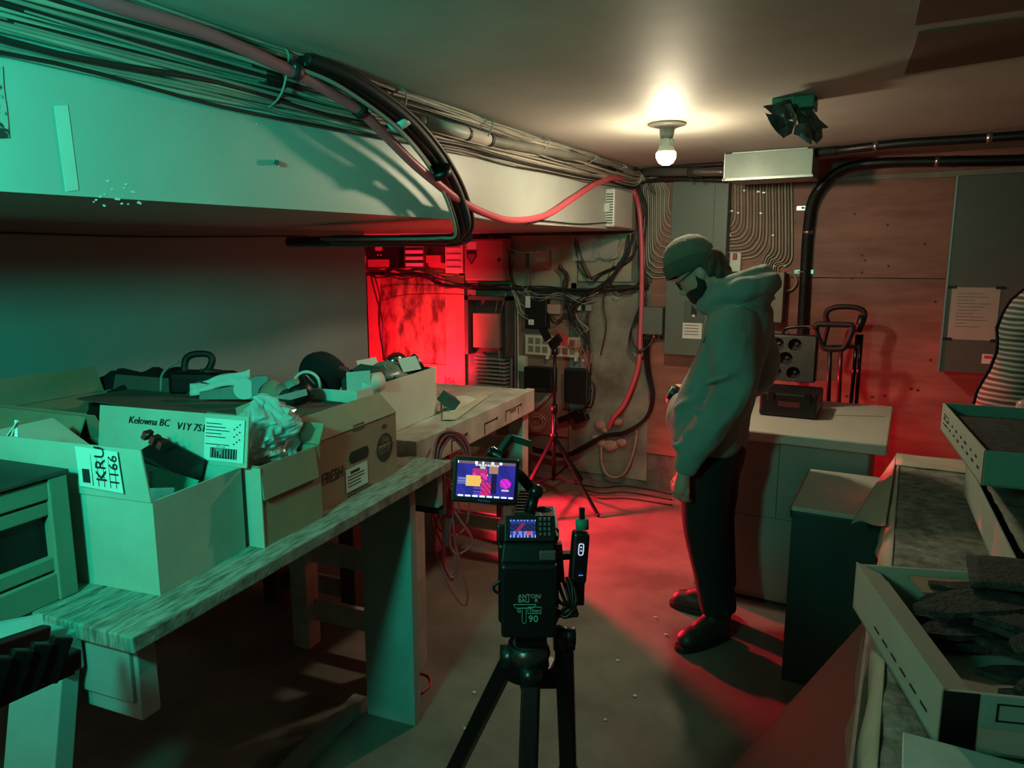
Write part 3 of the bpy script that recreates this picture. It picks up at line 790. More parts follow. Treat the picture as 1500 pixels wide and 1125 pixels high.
film_piece(fp([(1120, 165), (1140, 168), (1165, 178), (1160, 195), (1147, 203), (1130, 185)], -.03), 0, film, 2)
film_piece(fp([(1165, 165), (1190, 162), (1200, 175), (1213, 185), (1204, 186), (1205, 200), (1196, 212), (1190, 205), (1172, 195)], -.06), 0, film, 3)
film_piece(fp([(1165, 185), (1185, 182), (1190, 195), (1190, 212), (1162, 197)], -.08), 0, filml, 4)
film_piece(fp([(1150, 152), (1158, 152), (1168, 170), (1166, 185), (1160, 172)], -.09), 0, filml, 5)

# ================================================================== CONDUITS, HOSES AND CABLES
def cable(name, label, cat, pts, r, mat, group=None, n=8, res=6):
    return tag(MB().tube(pts, r, n, res).build(name, mat), label, cat, group)
def clamp(parent, p, d, r, mat=steel):
    d = Vector(d).normalized()
    MB().cyl(Vector(p) - d * .012, Vector(p) + d * .012, r + .004, n=14).build('clamp', mat, parent)

# flexible black conduits on the right
def flex(name, label, pts, r, ribs=(0, 1), cl=()):
    t = thing(name, label, 'conduit', pts[len(pts) // 2])
    MB().tube(pts, r, 12, 6).build('tube', black, t)
    sp = spline(pts, 14)
    n = len(sp)
    rb = MB()
    for i in range(int(n * ribs[0]), int(n * ribs[1]) - 1):
        a, b = sp[i], sp[i + 1]
        for q in (.25, .75):
            c = a.lerp(b, q); d = (b - a).normalized() * .004
            rb.tube([c - d, c + d], r + .0025, 12, 1)
    if rb.v: rb.build('ribs', black_soft, t)
    for i in cl:
        k = min(int(i * n), n - 2)
        clamp(t, sp[k], sp[k + 1] - sp[k], r)
    return t
yq = 4.62
flex('flexible_conduit', 'black flexible conduit clamped under the ceiling from the wireway box', [P(1193, 224, y=4.40), P(1240, 219, y=4.28), P(1320, 210, y=4.22), P(1400, 205, y=4.20), P(1490, 199, y=4.18), P(1600, 192, y=4.16)], .022, (0, .18), (.02, .32, .71))
flex('flexible_conduit', 'black flexible conduit bending down the plywood wall', [P(1600, 228, y=4.75), P(1490, 234, y=4.75), P(1380, 236, y=4.75), P(1290, 238, y=4.76), P(1240, 245, y=4.78), P(1210, 265, y=4.8), P(1190, 295, y=4.82), P(1183, 340, y=4.83), P(1179, 400, y=4.83), P(1175, 480, y=4.83), P(1174, 560, y=4.83)], .027, (.55, 1), (.21, .70))
for u, v in ((1181, 305), (1177, 398)):
    t = thing('pipe_strap', 'bright strap holding the black conduit, ' + ('beside the upper cable rows' if v < 350 else 'above the open black case'), 'strap', P(u, v, y=4.8))
    a, b = P(u - 14, v, y=4.855), P(u + 14, v, y=4.855)
    MB().box(a.x, b.x, YB - .006, YB - .001, a.z - .012, a.z + .012).build('strap_foot', steel, t)
    MB().tube([(a.x + .03, YB - .01, a.z), (a.x + .035, YB - .06, a.z), ((a.x + b.x) / 2, YB - .075, a.z), (b.x - .035, YB - .06, a.z), (b.x - .03, YB - .01, a.z)], .004, 6, 4).build('band', steel, t)
# rigid grey conduit left of the wireway
gc = thing('steel_conduit', 'grey steel conduit running to the wireway box under the ceiling', 'conduit', P(1000, 255, y=4.5))
MB().tube([P(945, 252, y=4.75), P(968, 252, y=4.6), P(1010, 252, y=4.5), P(1063, 252, y=4.48)], .024, 12, 5).build('tube', pipe_grey, gc)
MB().tube([P(1008, 252, y=4.5), P(1029, 252, y=4.5)], .032, 12, 1).build('coupling', M('dark_coupling', '34322f', .4), gc)
for u in (1012, 1026): MB().cyl(P(u, 262, y=4.5), P(u, 266, y=4.5), .008).build('screw', dkgrey, gc)
for k, (v0, v1) in enumerate(((244, 240), (262, 264))):
    cable('dark_cable', ('dark cable above', 'dark cable below')[k] + ' the grey steel conduit at the wall top', 'cable', [P(940, v0 + 4, y=4.8), P(985, v0, y=4.7), P(1062, v1, y=4.66)], .012, cable_dk)
for k in range(4):
    cable('thin_wire', 'thin pale wire running level along the plywood top', 'wire', [P(1190, 263 + k * 2, y=YB - .02), P(1260, 262 - k, y=YB - .02), P(1350, 260 - k * 2, y=YB - .02), P(1420, 256 - 2 * k, y=YB - .03), P(1560, 248 - 2 * k, y=YB - .03)], .004, cable_grey, 'wires along the plywood top', 6)

# thick red hose
XH = -1.56
redp = [P(80, -30, x=XH), P(150, 2, x=XH), P(300, 48, x=XH), P(430, 106, x=XH), P(480, 133, x=XH), P(528, 163, x=XH), P(565, 199, x=XH), P(603, 237, x=XH), P(632, 262, x=-1.57), P(669, 291, x=-1.6), P(707, 311, x=-1.63), P(750, 323, x=-1.66), P(800, 315, x=-1.665), P(840, 290, x=-1.665), P(875, 268, x=-1.665), P(905, 261, x=-1.66), P(925, 275, y=4.78), P(936, 305, y=4.80), P(940, 360, y=4.80), P(940, 430, y=4.79), P(938, 490, y=4.78), P(934, 540, y=4.78), P(915, 590, y=4.78), P(898, 612, y=4.79), P(892, 628, y=4.84)]
rh = thing('red_hose', 'thick red cable looping from bulkhead down the back wall', 'cable', redp[8])
MB().tube(redp, .0165, 12, 6).build('hose', red_cable, rh)
for u, v, xx in ((432, 104, XH), (527, 162, XH)):
    c = P(u, v, x=xx); d = (P(u + 20, v + (9 if u < 500 else 17), x=xx) - c).normalized()
    MB().cyl(c - d * .012, c + d * .012, .024, n=12).build('tape_band', black_soft, rh)
MB().box(P(440, 118, x=XB).x - .02, XB - .002 + .06, P(430, 104, x=XH).y - .02, P(430, 104, x=XH).y + .04, 2.10, 2.2).build('hanger', black_soft, rh)

# black bundle leaving the bulkhead and turning under it
bpx = [(440, 92), (493, 113), (541, 143), (584, 176), (616, 210), (643, 248), (665, 292), (676, 338)]
def bpath(du, dv, dx, tail=True):
    xs = [-1.57, -1.55, -1.54, -1.54, -1.55, -1.58, -1.61, -1.64]
    p = [P(u + du, v + dv, x=x + dx) for (u, v), x in zip(bpx, xs)]
    if tail:
        e = p[-1]
        p += [Vector((-1.70, e.y + .01, 1.70)), Vector((-1.82, e.y + .05, 1.70)), Vector((-2.1, e.y + .1, 1.705)), Vector((-2.45, e.y + .12, 1.71))]
    return p
for k, (du, dv, dx, r, m, w) in enumerate(((0, 0, 0, .021, black, 'thickest black'), (8, -6, .02, .017, black_soft, 'thick dull black'), (-6, 8, .01, .009, cable_dk, 'thin dark'), (-9, 6, .02, .006, cable_grey, 'thin grey'), (16, -10, .0, .010, cable_dk, 'slim black'))):
    t = thing('bundle_cable', w + ' cable of the bundle arching off the bulkhead', 'cable', bpath(du, dv, dx)[4], group='cable bundle arching off the bulkhead')
    MB().tube(bpath(du, dv, dx), r, 10, 6).build('sheath', m, t)
for i, (u, v) in enumerate(((584, 178), (645, 252))):
    c = P(u, v, x=-1.55); d = Vector((0, .6, -.8))
    tag(MB().cyl(c - d * .014, c + d * .014, .042, n=14).build('cable_tie', (white_m, black)[i]), ('pale tape', 'black tape')[i] + ' band around the bundle off the bulkhead', 'tape')
cable('bent_conduit', 'black conduit running level under the bulkhead to the wall', 'conduit', [P(684, 345, x=-1.68), P(670, 351, x=-1.76), Vector((-2.0, 2.72, 1.70)), Vector((-2.9, 2.85, 1.71))], .028, black)

# grey cables strapped along the top of the bulkhead
random.seed(5)
nC = 24
for k in range(nC):
    q = k / (nC - 1)
    z0 = 2.198 - .19 * q ** 1.1
    off = .014 + .055 * (1 - q) + rnd(0, .03)
    pts = []
    for j in range(12):
        y = .15 + j * .415
        f = j / 11
        z = z0 * (1 - f * .55) + (2.185 - .05 * q) * f * .55 + rnd(-.012, .012)
        pts.append(Vector((XB + off * (1 - .3 * f) + rnd(-.006, .006), y, min(z, ZC - .012))))
    xw = P(948 + 30 * (k / nC), 300, y=YB - .03).x
    pts += [Vector((XB + .06 + .04 * q, 4.78, 2.19 - .05 * q)), Vector((XB + .10 + .05 * q, 4.82, 2.10 - .05 * q))]
    cable('grey_cable', 'grey cable strapped along the top of the bulkhead', 'cable', pts, rnd(.0045, .0075), (cable_grey, cable_pale, cable_grey, cable_dk)[k % 4], 'cables along the bulkhead top', 6, 4)
for k, y in enumerate((1.6, 2.15, 2.75, 3.3, 3.9, 4.4)):
    tag(MB().tube([(XB - .0, y, 2.04 + .02 * k), (XB + .07, y, 2.08 + .02 * k), (XB + .10, y + .005, 2.18), (XB + .06, y + .01, ZC - .005)], .0035, 6, 5).build('cable_strap', (cable_grey, cable_pale)[k % 2]), 'bent wire strap holding cables to the bulkhead', 'strap', 'straps along the bulkhead')
wp = thing('wrapped_pipe', 'white wrapped pipe among cables on the bulkhead', 'pipe', P(680, 195, x=-1.64))
MB().tube([P(600, 172, x=-1.64), P(720, 206, x=-1.645), P(860, 232, x=-1.65), P(930, 246, x=-1.65)], .023, 12, 4).build('pipe', M('dull_pipe', '6c6a61', .6), wp)
MB().tube([P(620, 178, x=-1.64), P(716, 205, x=-1.645)], .026, 12, 1).build('wrap', M('white_wrap', 'b9b7ad', .5, var=.15), wp)
for u, v in ((683, 196), (716, 205)): MB().cyl(P(u - 2, v - .5, x=-1.645), P(u + 2, v + .5, x=-1.645), .0285, n=14).build('tie', dkgrey, wp)
for k, (pp, r) in enumerate((([(-40, 8), (120, 55), (250, 82), (380, 118), (470, 150), (540, 172)], .008), ([(-40, 25), (100, 60), (260, 90), (400, 128), (470, 155)], .006), ([(400, 140), (540, 180), (640, 205), (720, 222), (790, 236), (850, 238)], .004))):
    cable('sagging_wire', ('pale wire sagging low along the bulkhead face', 'grey wire sagging low along the bulkhead face', 'thin dark wire under the wrapped pipe')[k], 'wire', [P(u, v, x=XB + .02) for u, v in pp], r, (cable_pale, cable_grey, cable_dk)[k], None, 6)
for k in range(2):
    cable('dangling_wire', 'dark wire loop dangling on the bulkhead face', 'wire', [P(235, 92, x=XB + .012), P(262 + k * 6, 113 + k * 5, x=XB + .012), P(290, 126 + k * 3, x=XB + .012), P(308, 122 + k * 2, x=XB + .012), P(316, 117, x=XB + .012)], .0025, cable_dk, 'wire loops on the bulkhead face', 6)
cable('dangling_wire', 'thin dark wire drooping across the bulkhead end', 'wire', [P(770, 330, x=XB + .012), P(790, 323, x=XB + .012), P(850, 328, x=XB + .012), P(895, 325, x=XB + .012)], .003, cable_dk, None, 6)
cable('thin_wire', 'thin wire stapled under the bulkhead along the left wall', 'wire', [Vector((XP + .03, .6, 1.70)), Vector((XP + .03, 1.5, 1.715)), Vector((XP + .03, 2.2, 1.72)), Vector((XP + .03, 3.2, 1.755))], .005, cable_dk, None, 6)

# things fixed to the bulkhead face
bt = [P(u, v, x=XB + .001) for u, v in ((79, 155), (99, 154), (115, 278), (96, 281))]
tag(MB().slab(bt, (.001, 0, 0)).build('masking_tape', M('pale_tape', 'c0c6be', .6, var=.06)), 'strip of pale masking tape on the bulkhead face', 'tape')
tp_ = thing('torn_poster', 'torn dark paper scrap at the bulkhead edge', 'paper', P(0, 150, x=XB))
MB().slab([P(u, v, x=XB + .001) for u, v in ((-60, 95), (3, 97), (5, 130), (10, 165), (13, 202), (-60, 205))], (.002, 0, 0)).build('sheet', M('dark_torn_paper', '2a2d2a', .7, col2='a0a79d', scale=18, lo=.45, hi=.5), tp_)
chips = MB()
random.seed(3)
for k in range(26):
    u, v = (rnd(136, 208), rnd(264, 302)) if k < 20 else (rnd(365, 380), rnd(180, 190))
    if k > 22: u, v = rnd(400, 408), rnd(225, 262)
    c = P(u, v, x=XB + .0005); s_ = rnd(.002, .006)
    chips.slab([c + Vector((0, s_ * math.cos(a), s_ * .6 * math.sin(a + .4))) for a in (0, 1.6, 3.0, 4.6)], (.0012, 0, 0))
tag(chips.build('paint_chips', M('bright_chip', 'd2d8d2', .5, var=0)), 'tiny flaked paint chips on the bulkhead face', 'paint chips', kind='stuff')
hk = thing('wall_hook', 'small dark screw hook in the bulkhead face', 'hook', P(405, 238, x=XB))
MB().cyl(P(405, 238, x=XB), P(405, 238, x=XB + .02), .008, n=8).build('screw', dkgrey, hk)
th = thing('vent_box', 'white slotted plastic box on the bulkhead end', 'vent box', P(910, 310, x=XB))
pa, pb = P(897, 332, x=XB + .05), P(925, 285, x=XB + .05)
MB().box(XB, XB + .06, pa.y, pb.y, pa.z, pb.z + .01).build('housing', white_m, th, bevel=.008)
for k in range(12):
    z = pa.z + .02 + k * (pb.z - pa.z - .03) / 12
    MB().box(XB + .008, XB + .052, pa.y - .002, pa.y + .004, z, z + .006).build('slot', dkgrey, th)
MB().box(XB + .0, XB + .03, pa.y - .012, pa.y, (pa.z + pb.z) / 2 - .02, (pa.z + pb.z) / 2 + .03).build('switch', white_m, th)

# ================================================================== ELECTRICAL PANELS ON THE RIGHT HALF OF THE BACK WALL
y_ = YB - .001
pn, x0, x1, z0, z1, yf = wallbox('breaker_panel', 'tall grey breaker panel flanked by rows of cables', 'electrical panel', 983, 264, 1065, 400, y_, .11, panel_grey)
fpart(pn, 'door', panel_grey, x0 + .08, x1 - .085, z0 + .01, z1 - .01, yf, .006, .002)
fpart(pn, 'label', paper, x1 - .155, x1 - .12, z1 - .46, z1 - .38, yf - .006)
MB().cyl((x1 - .045, yf - .02, z1 - .46), (x1 - .045, yf, z1 - .46), .010, n=12).build('latch', steel, pn)
pn, x0, x1, z0, z1, yf = wallbox('breaker_panel', 'wide grey breaker panel with small breaker window', 'electrical panel', 974, 412, 1078, 522, y_, .13, panel_grey)
xs0, xs1, zs0, zs1 = rect(1002, 441, 1032, 473, yf)
fpart(pn, 'window_frame', panel_dk, xs0, xs1, zs0, zs1, yf, .006, .002)
fpart(pn, 'breaker', black, xs0 + .05, xs0 + .085, zs0 + .05, zs1 - .03, yf - .006, .006)
fpart(pn, 'breaker_toggle', white_m, xs0 + .058, xs0 + .076, zs0 + .04, zs0 + .055, yf - .006, .01)
xs0, xs1, zs0, zs1 = rect(1000, 473, 1028, 496, yf)
fpart(pn, 'paper_label', paper, xs0, xs1, zs0, zs1, yf)
for k in range(4): fpart(pn, 'print_line', ink, xs0 + .01, xs1 - .02, zs1 - .018 - .02 * k, zs1 - .014 - .02 * k, yf - .003, .0005)
pn, x0, x1, z0, z1, yf = wallbox('junction_box', 'small grey box with bottom gland beside the red cable', 'junction box', 941, 450, 970, 490, y_, .10, panel_grey)
MB().cyl(((x0 + x1) / 2, yf + .05, z0 - .03), ((x0 + x1) / 2, yf + .05, z0), .018).build('gland', steel, pn)
MB().tube([(x1 + .015, YB - .04, z1), (x1 + .015, YB - .04, z0), (x1 - .03, YB - .04, z0 - .02)], .008, 8, 2).build('side_conduit', cable_dk, pn)
MB().tube([(x1 + .030, YB - .04, z1), (x1 + .030, YB - .04, z0), (x1 - .03, YB - .04, z0 - .03)], .006, 8, 2).build('side_conduit', cable_dk, pn)
pn, x0, x1, z0, z1, yf = wallbox('junction_box', 'square grey box with a black knob below the cable rows', 'junction box', 1092, 398, 1147, 472, y_, .11, M('pale_grey_enamel', '7c7c70', .45, var=.06))
MB().cyl((x1 - .06, yf - .014, (z0 + z1) / 2), (x1 - .06, yf, (z0 + z1) / 2), .013, n=14).build('knob', black, pn)
pn, x0, x1, z0, z1, yf = wallbox('switch_plate', 'white tag with red lamp between the panels', 'tag', 1069, 370, 1085, 398, y_, .03, white_m)
fpart(pn, 'red_lamp', M('red_lens', 'b01e28', .3), x0 + .018, x0 + .045, z1 - .045, z1 - .005, yf, .012, .004)
pn, x0, x1, z0, z1, yf = wallbox('electrical_cabinet', 'large dark grey electrical cabinet with a taped notice', 'electrical panel', 1388, 252, 1640, 553, y_, .20, panel_dk)
MB().box(x0 - .004, x0 + .006, yf - .004, yf + .01, z0, z1).build('edge_flange', galv, pn)
pa = thing('taped_notice', 'white printed notice taped to the large grey cabinet', 'notice', (x0, yf, z0))
xs0, xs1, zs0, zs1 = rect(1391, 421, 1462, 498, yf)
MB().box(xs0, xs1, yf - .0015, yf, zs0, zs1).build('sheet', M('dull_paper', '9b988c', .7, var=.06), pa)
for xa, za in ((xs0, zs0), (xs1, zs0), (xs0, zs1), (xs1, zs1)): MB().box(xa - .022, xa + .022, yf - .003, yf - .001, za - .008, za + .008).build('tape', black, pa)
for k in range(11): MB().box(xs0 + .03, xs1 - rnd(.04, .16), yf - .0022, yf - .0014, zs1 - .035 - k * .018, zs1 - .032 - k * .018).build('print_line', M('grey_ink', '5d5b55', .8, var=0), pa)
st = thing('maker_sticker', 'small white sticker with red mark on large grey cabinet', 'sticker', (x0 + .2, yf, 1.0))
xs0, xs1, zs0, zs1 = rect(1438, 519, 1462, 533, yf)
MB().box(xs0, xs1, yf - .0015, yf, zs0, zs1).build('backing', paper, st)
MB().box(xs0 + .01, xs0 + .045, yf - .0022, yf - .0014, zs1 - .025, zs1 - .008).build('red_mark', redwire, st)
MB().box(xs0 + .05, xs1 - .01, yf - .0022, yf - .0014, zs1 - .022, zs1 - .016).build('print_line', ink, st)
for u in (1400, 1407):
    pass

# rows of cables dropping into the panels
random.seed(9)
nR = 21
for k in range(nR):
    u = 1068 + k * 4.6
    yy = YB - .016
    if k < 13:      # curve round into the tall panel's right side
        ve = 322 + k * 4.6 if k < 13 else 0
        vt = 255
        r_ = 3 + (12 - (12 - k)) * 3.0
        pts = [P(u, vt, y=yy), P(u, 275, y=yy), P(u, max(280, ve - 12 - k * 1.6), y=yy), P(u - 1 - k * .5, ve - 5 - k * .5, y=yy), P(u - 3 - k * 1.6, ve, y=yy), P(1066, ve + 2, y=yy)]
    else:
        ve = 372 + (k - 13) * 2.2
        pts = [P(u - 1, 255, y=yy), P(u, 300, y=yy), P(u + .5, ve - 20, y=yy), P(u - 1, ve - 7, y=yy), P(u - 6, ve, y=yy), P(1120 + (k - 13) * 3, ve + 3, y=yy), P(1112 + (k - 13) * 4, 398, y=yy)]
    cable('panel_cable', ('tan cable curving into the right side of the tall breaker panel' if k < 13 else 'tan cable dropping past the tall panel to the square box'), 'cable', pts, .0052, (cable_pale, M('tan_cable', '8d7563', .5, var=.1))[k % 2], 'tan cables right of the tall panel', 6, 5)
nL = 13
for k in range(nL):
    u = 979 - k * 2.9
    yy = YB - .016 - .004 * (k % 2)
    ve = 318 + k * 7.4
    pts = [P(948 + k * 1.2, 248 + (k % 3) * 2, y=YB - .04), P(u - 1, 275, y=yy), P(u, 295, y=yy), P(u, ve - 16 - k * .3, y=yy), P(u + 3 + k * .3, ve - 5, y=yy), P(u + 10 + k * .5, ve, y=yy), P(984, ve + (1 if k < 8 else -2), y=yy)]
    cable('panel_cable', 'tan cable curving into the left side of the tall breaker panel', 'cable', pts, .0052, (cable_pale, cable_grey)[k % 2], 'tan cables left of the tall panel', 6, 5)
for k in range(10):
    u, v = rnd(1070, 1160), (282, 310, 345, 392)[k % 4] + rnd(-3, 3)
    tag(MB().box(P(u, v, y=YB).x - .008, P(u, v, y=YB).x + .008, YB - .028, YB - .02, P(u, v, y=YB).z - .004, P(u, v, y=YB).z + .004).build('cable_staple', galv), 'bright staple over the tan cables beside tall panel', 'staple', 'cable staples on the plywood')
cable('loop_cable', 'pale cable loop beside the square grey box', 'cable', [P(1147, 398, y=YB - .02), P(1160, 402, y=YB - .02), P(1167, 412, y=YB - .02), P(1160, 424, y=YB - .02), P(1148, 426, y=YB - .02)], .007, cable_grey)

# ================================================================== DEVICES UNDER THE BULKHEAD
def dev(name, label, cat, u0, v0, u1, v1, depth, mat, y=YB, **k): return wallbox(name, label, cat, u0, v0, u1, v1, y, depth, mat, **k)
d, x0, x1, z0, z1, yf = dev('control_unit', 'black control unit with pink label on the ledge', 'device', 536, 356, 580, 393, .16, black, y=YB - .01)
fpart(d, 'label', M('pink_label', 'c77a78', .6), x0 + .10, x0 + .17, z1 - .06, z1 - .01, yf)
for k in range(2): fpart(d, 'indicator', white_m, x0 + .12 + .03 * k, x0 + .13 + .03 * k, z1 - .10, z1 - .09, yf)
fpart(d, 'front_band', redbox, x0 + .02, x1 - .07, z0 + .01, z0 + .07, yf)
d, x0, x1, z0, z1, yf = dev('terminal_rack', 'pale stacked terminal rack above the rough panel', 'rack', 592, 357, 621, 392, .08, M('dark_rack', '4a4a42', .6), y=YB - .01)
for k in range(4): fpart(d, 'terminal_row', white_m, x0 + .02, x1 - .005, z0 + .012 + k * .05, z0 + .038 + k * .05, yf, .012, .003)
d, x0, x1, z0, z1, yf = dev('phone_box', 'cream ribbed box left of the badge cabinet', 'box', 652, 358, 678, 400, .10, ivory, y=YB - .01)
for k in range(4): fpart(d, 'rib', ivory, x0 + .01, x1 - .02, z0 + .03 + k * .05, z0 + .045 + k * .05, yf, .006, .002)
d, x0, x1, z0, z1, yf = dev('alarm_cabinet', 'pink lit alarm cabinet with shield badge and lock', 'cabinet', 681, 350, 739, 411, .12, redbox, y=YB - .01)
fpart(d, 'door', redbox, x0 + .01, x1 - .01, z0 + .01, z1 - .01, yf, .008, .003)
fpart(d, 'label', paper, x0 + .03, x0 + .11, z1 - .075, z1 - .02, yf - .008)
sb = [(x0 + .022, z1 - .085), (x0 + .022, z1 - .13), (x0 + .065, z1 - .19), (x0 + .11, z1 - .13), (x0 + .11, z1 - .085)]
MB().slab([(a, yf - .008, b) for a, b in sb], (0, -.003, 0)).build('shield_badge', dkgrey, d)
sb = [(x0 + .032, z1 - .11), (x0 + .032, z1 - .13), (x0 + .065, z1 - .175), (x0 + .10, z1 - .13), (x0 + .10, z1 - .11)]
MB().slab([(a, yf - .011, b) for a, b in sb], (0, -.001, 0)).build('badge_field', M('badge_red', '7c5a55', .5), d)
MB().cyl((x1 - .04, yf - .014, (z0 + z1) / 2), (x1 - .04, yf - .006, (z0 + z1) / 2), .012, n=12).build('lock', black, d)
d, *_ = dev('grey_box', 'small dull grey box right of the badge cabinet', 'box', 748, 371, 770, 394, .06, M('dull_box', '6b6459', .6))
d, x0, x1, z0, z1, yf = dev('pink_box', 'small pink box with embossed front on plaster', 'box', 782, 366, 804, 394, .05, redbox)
for k in range(3): fpart(d, 'emboss', M('emboss_pale', 'b88a80', .6), x0 + .015 + k * .028, x0 + .035 + k * .028, z0 + .05, z0 + .085, yf)
for k, (u0, v0, u1, v1) in enumerate(((838, 345, 872, 382), (866, 350, 905, 378))):
    d, *_ = dev('clear_cover', ('squarish', 'wide')[k] + ' clear plastic cover below the bulkhead end', 'cover', u0, v0, u1, v1, .06, clear)
    r_ = d['r']
    MB().box(r_[0] + .02, r_[1] - .02, YB - .03, YB - .002, r_[2] + .02, r_[3] - .03).build('inner_device', redbox, d)
# open steel frame with inner box and patch panel
fr = thing('equipment_frame', 'open steel equipment frame with pink box inside', 'rack', P(712, 560, y=YB - .12))
fx0, fx1, fz0, fz1 = rect(681, 434, 745, 575, YB - .14)
fm = M('dull_frame_metal', '57504a', .5, metal=.4)
fz0 = .9
for xa in (fx0, fx1 - .03): MB().box(xa, xa + .03, YB - .14, YB - .01, fz0, fz1).build('upright', fm, fr)
MB().box(fx0, fx1, YB - .14, YB - .01, fz1 - .03, fz1).build('crosspiece', fm, fr)
MB().box(fx0, fx1, YB - .03, YB - .012, fz0, fz1).build('back_plate', M('dark_maroon_board', '4a3230', .7), fr)
xs0, xs1, zs0, zs1 = rect(693, 459, 730, 510, YB - .12)
ib = MB().box(xs0, xs1, YB - .12, YB - .03, zs0, zs1).build('inner_box', redbox, fr, bevel=.004)
MB().box(xs0 + .004, xs1 - .004, YB - .126, YB - .12, zs0 + .004, zs1 - .004).build('lid', redbox, ib)
for k in range(8):
    z = zs0 - .09 - k * .03
    MB().box(fx0 + .06, fx1 - .05, YB - .10, YB - .03, z, z + .012).build('patch_row', cable_grey, fr)
# conduits beside the frame
for k, (u, r_, m) in enumerate(((748, .017, pipe_grey), (754, .012, pipe_grey), (758, .008, cable_pale))):
    cable('vertical_conduit', ('thick dull', 'medium dull', 'thin pale')[k] + ' conduit standing beside the equipment frame', 'conduit', [P(u, 436, y=YB - .03), P(u + 1, 500, y=YB - .03), P(u + 1, 600, y=YB - .03)], r_, m)
d, x0, x1, z0, z1, yf = dev('modem', 'black modem with white stickers on the back wall', 'modem', 769, 433, 800, 482, .07, black)
fpart(d, 'sticker', paper, x0 + .005, x0 + .045, z1 - .09, z1 - .005, yf); fpart(d, 'sticker', paper, x0 + .03, x0 + .075, z0 + .03, z0 + .07, yf)
d, x0, x1, z0, z1, yf = dev('pink_box', 'small pink wall socket box right of the modem', 'box', 801, 446, 820, 460, .05, M('pale_pink', 'b78d84', .5))
d, x0, x1, z0, z1, yf = dev('terminal_strip', 'narrow grey terminal strip with coloured plugs', 'terminal strip', 826, 445, 866, 455, .03, cable_grey)
for k in range(5): fpart(d, 'plug', (black, redwire, black, white_m, black)[k], x0 + .01 + k * .035, x0 + .03 + k * .035, z0 + .005, z1 - .003, yf, .02)
for k, (u0, u1, v0, v1) in enumerate(((769, 806, 491, 520), (808, 848, 494, 523))):
    d, x0, x1, z0, z1, yf = dev('intercom_panel', ('cream six window panel below the modem', 'cream six window panel behind the light stand')[k], 'panel', u0, v0, u1, v1, .05, ivory)
    for i in range(3):
        for j in range(2):
            fpart(d, 'window', M('grey_window', '7a7468', .4), x0 + .03 + i * .058, x0 + .072 + i * .058, z0 + .02 + j * .062, z0 + .067 + j * .062, yf, .004, .001)
    fpart(d, 'plug', white_m, x1 - .03, x1 - .012, z0 - .025, z0, yf + .02, .03)
d, *_ = dev('cream_box', 'small cream box beside the vertical conduits', 'box', 758, 521, 769, 544, .05, ivory)
d, x0, x1, z0, z1, yf = dev('network_switch', 'wide black network switch below the cream panels', 'device', 767, 539, 808, 574, .10, black)
for k in range(7): fpart(d, 'port', dkgrey, x0 + .012 + k * .026, x0 + .03 + k * .026, z0 + .01, z0 + .028, yf)
d, x0, x1, z0, z1, yf = dev('router', 'tall black router box right of the light stand', 'device', 826, 541, 860, 592, .08, dkgrey)
fpart(d, 'front', black, x0 + .008, x1 - .008, z0 + .008, z1 - .008, yf, .004)
d, x0, x1, z0, z1, yf = dev('led_module', 'small red lit wall module with dangling plugs', 'module', 850, 512, 864, 540, .04, redbox)
fpart(d, 'lens', white_m, x0 + .02, x0 + .04, z0 + .05, z0 + .07, yf, .01)
for k, (u, v) in enumerate(((828, 612), (842, 606), (852, 613))):
    tag(MB().bar(P(u - 9, v + 4, y=YB - .04), P(u + 9, v - 3, y=YB - .05), .05, .045).build('power_adapter', black, bevel=.006), ('flat', 'raised', 'end')[k] + ' black power adapter below the router box', 'adapter')
# foam-stuffed hole and hose stub
fo = thing('foam_plug', 'lumpy sealing foam round the hole in the wall', 'foam', P(893, 640, y=YB))
foamp = M('pink_sealant', 'a37b6d', .8, var=.25, scale=20, bump=.4)
for k, (u, v, r_) in enumerate(((878, 622, .05), (905, 618, .045), (882, 650, .045), (895, 652, .06), (912, 648, .045), (872, 640, .03), (888, 630, .03))):
    crum(P(u, v, y=YB - .015), (r_, .03, r_ * .75), k * 5, 16, 12, .35).build('lump', foamp, fo)
MB().cyl(P(893, 633, y=YB - .03), P(893, 633, y=YB), .032, n=14).build('hole', black, fo)
cable('hose_loop', 'pink hose loop hanging below the sealing foam', 'hose', [P(881, 655, y=YB - .03), P(882, 680, y=YB - .04), P(892, 697, y=YB - .04), P(908, 698, y=YB - .04), P(920, 685, y=YB - .04), P(930, 655, y=YB - .03), P(933, 630, y=YB - .02)], .009, foamp)
for k in range(3):
    cable('black_cable', 'black cable from the small grey box sagging to the foam', 'cable', [P(944 + 3 * k, 492, y=YB - .06), P(946 + 3 * k, 540, y=YB - .04), P(954 + 2 * k, 580, y=YB - .04), P(945 + k, 612, y=YB - .04), P(915, 632 + k * 2, y=YB - .05), P(885, 637 + k * 2, y=YB - .05), P(850, 655 + k * 3, y=YB - .06), P(825, 665 + k * 2, y=YB - .06), P(780, 655 + k * 3, y=YB - .06)], .007, black, 'black cables sagging to the foam')
for k in range(4):
    cable('black_cable', 'thin black cable looping round the red cable', 'cable', [P(948, 430 + k * 5, y=YB - .07), P(932 - k * 2, 460 + k * 6, y=YB - .1), P(925 - k, 490 + 5 * k, y=YB - .11), P(935, 512 + k * 2, y=YB - .11), P(948, 508, y=YB - .09), P(957, 495, y=YB - .06)], .004, black, 'black loops round the red cable', 6)
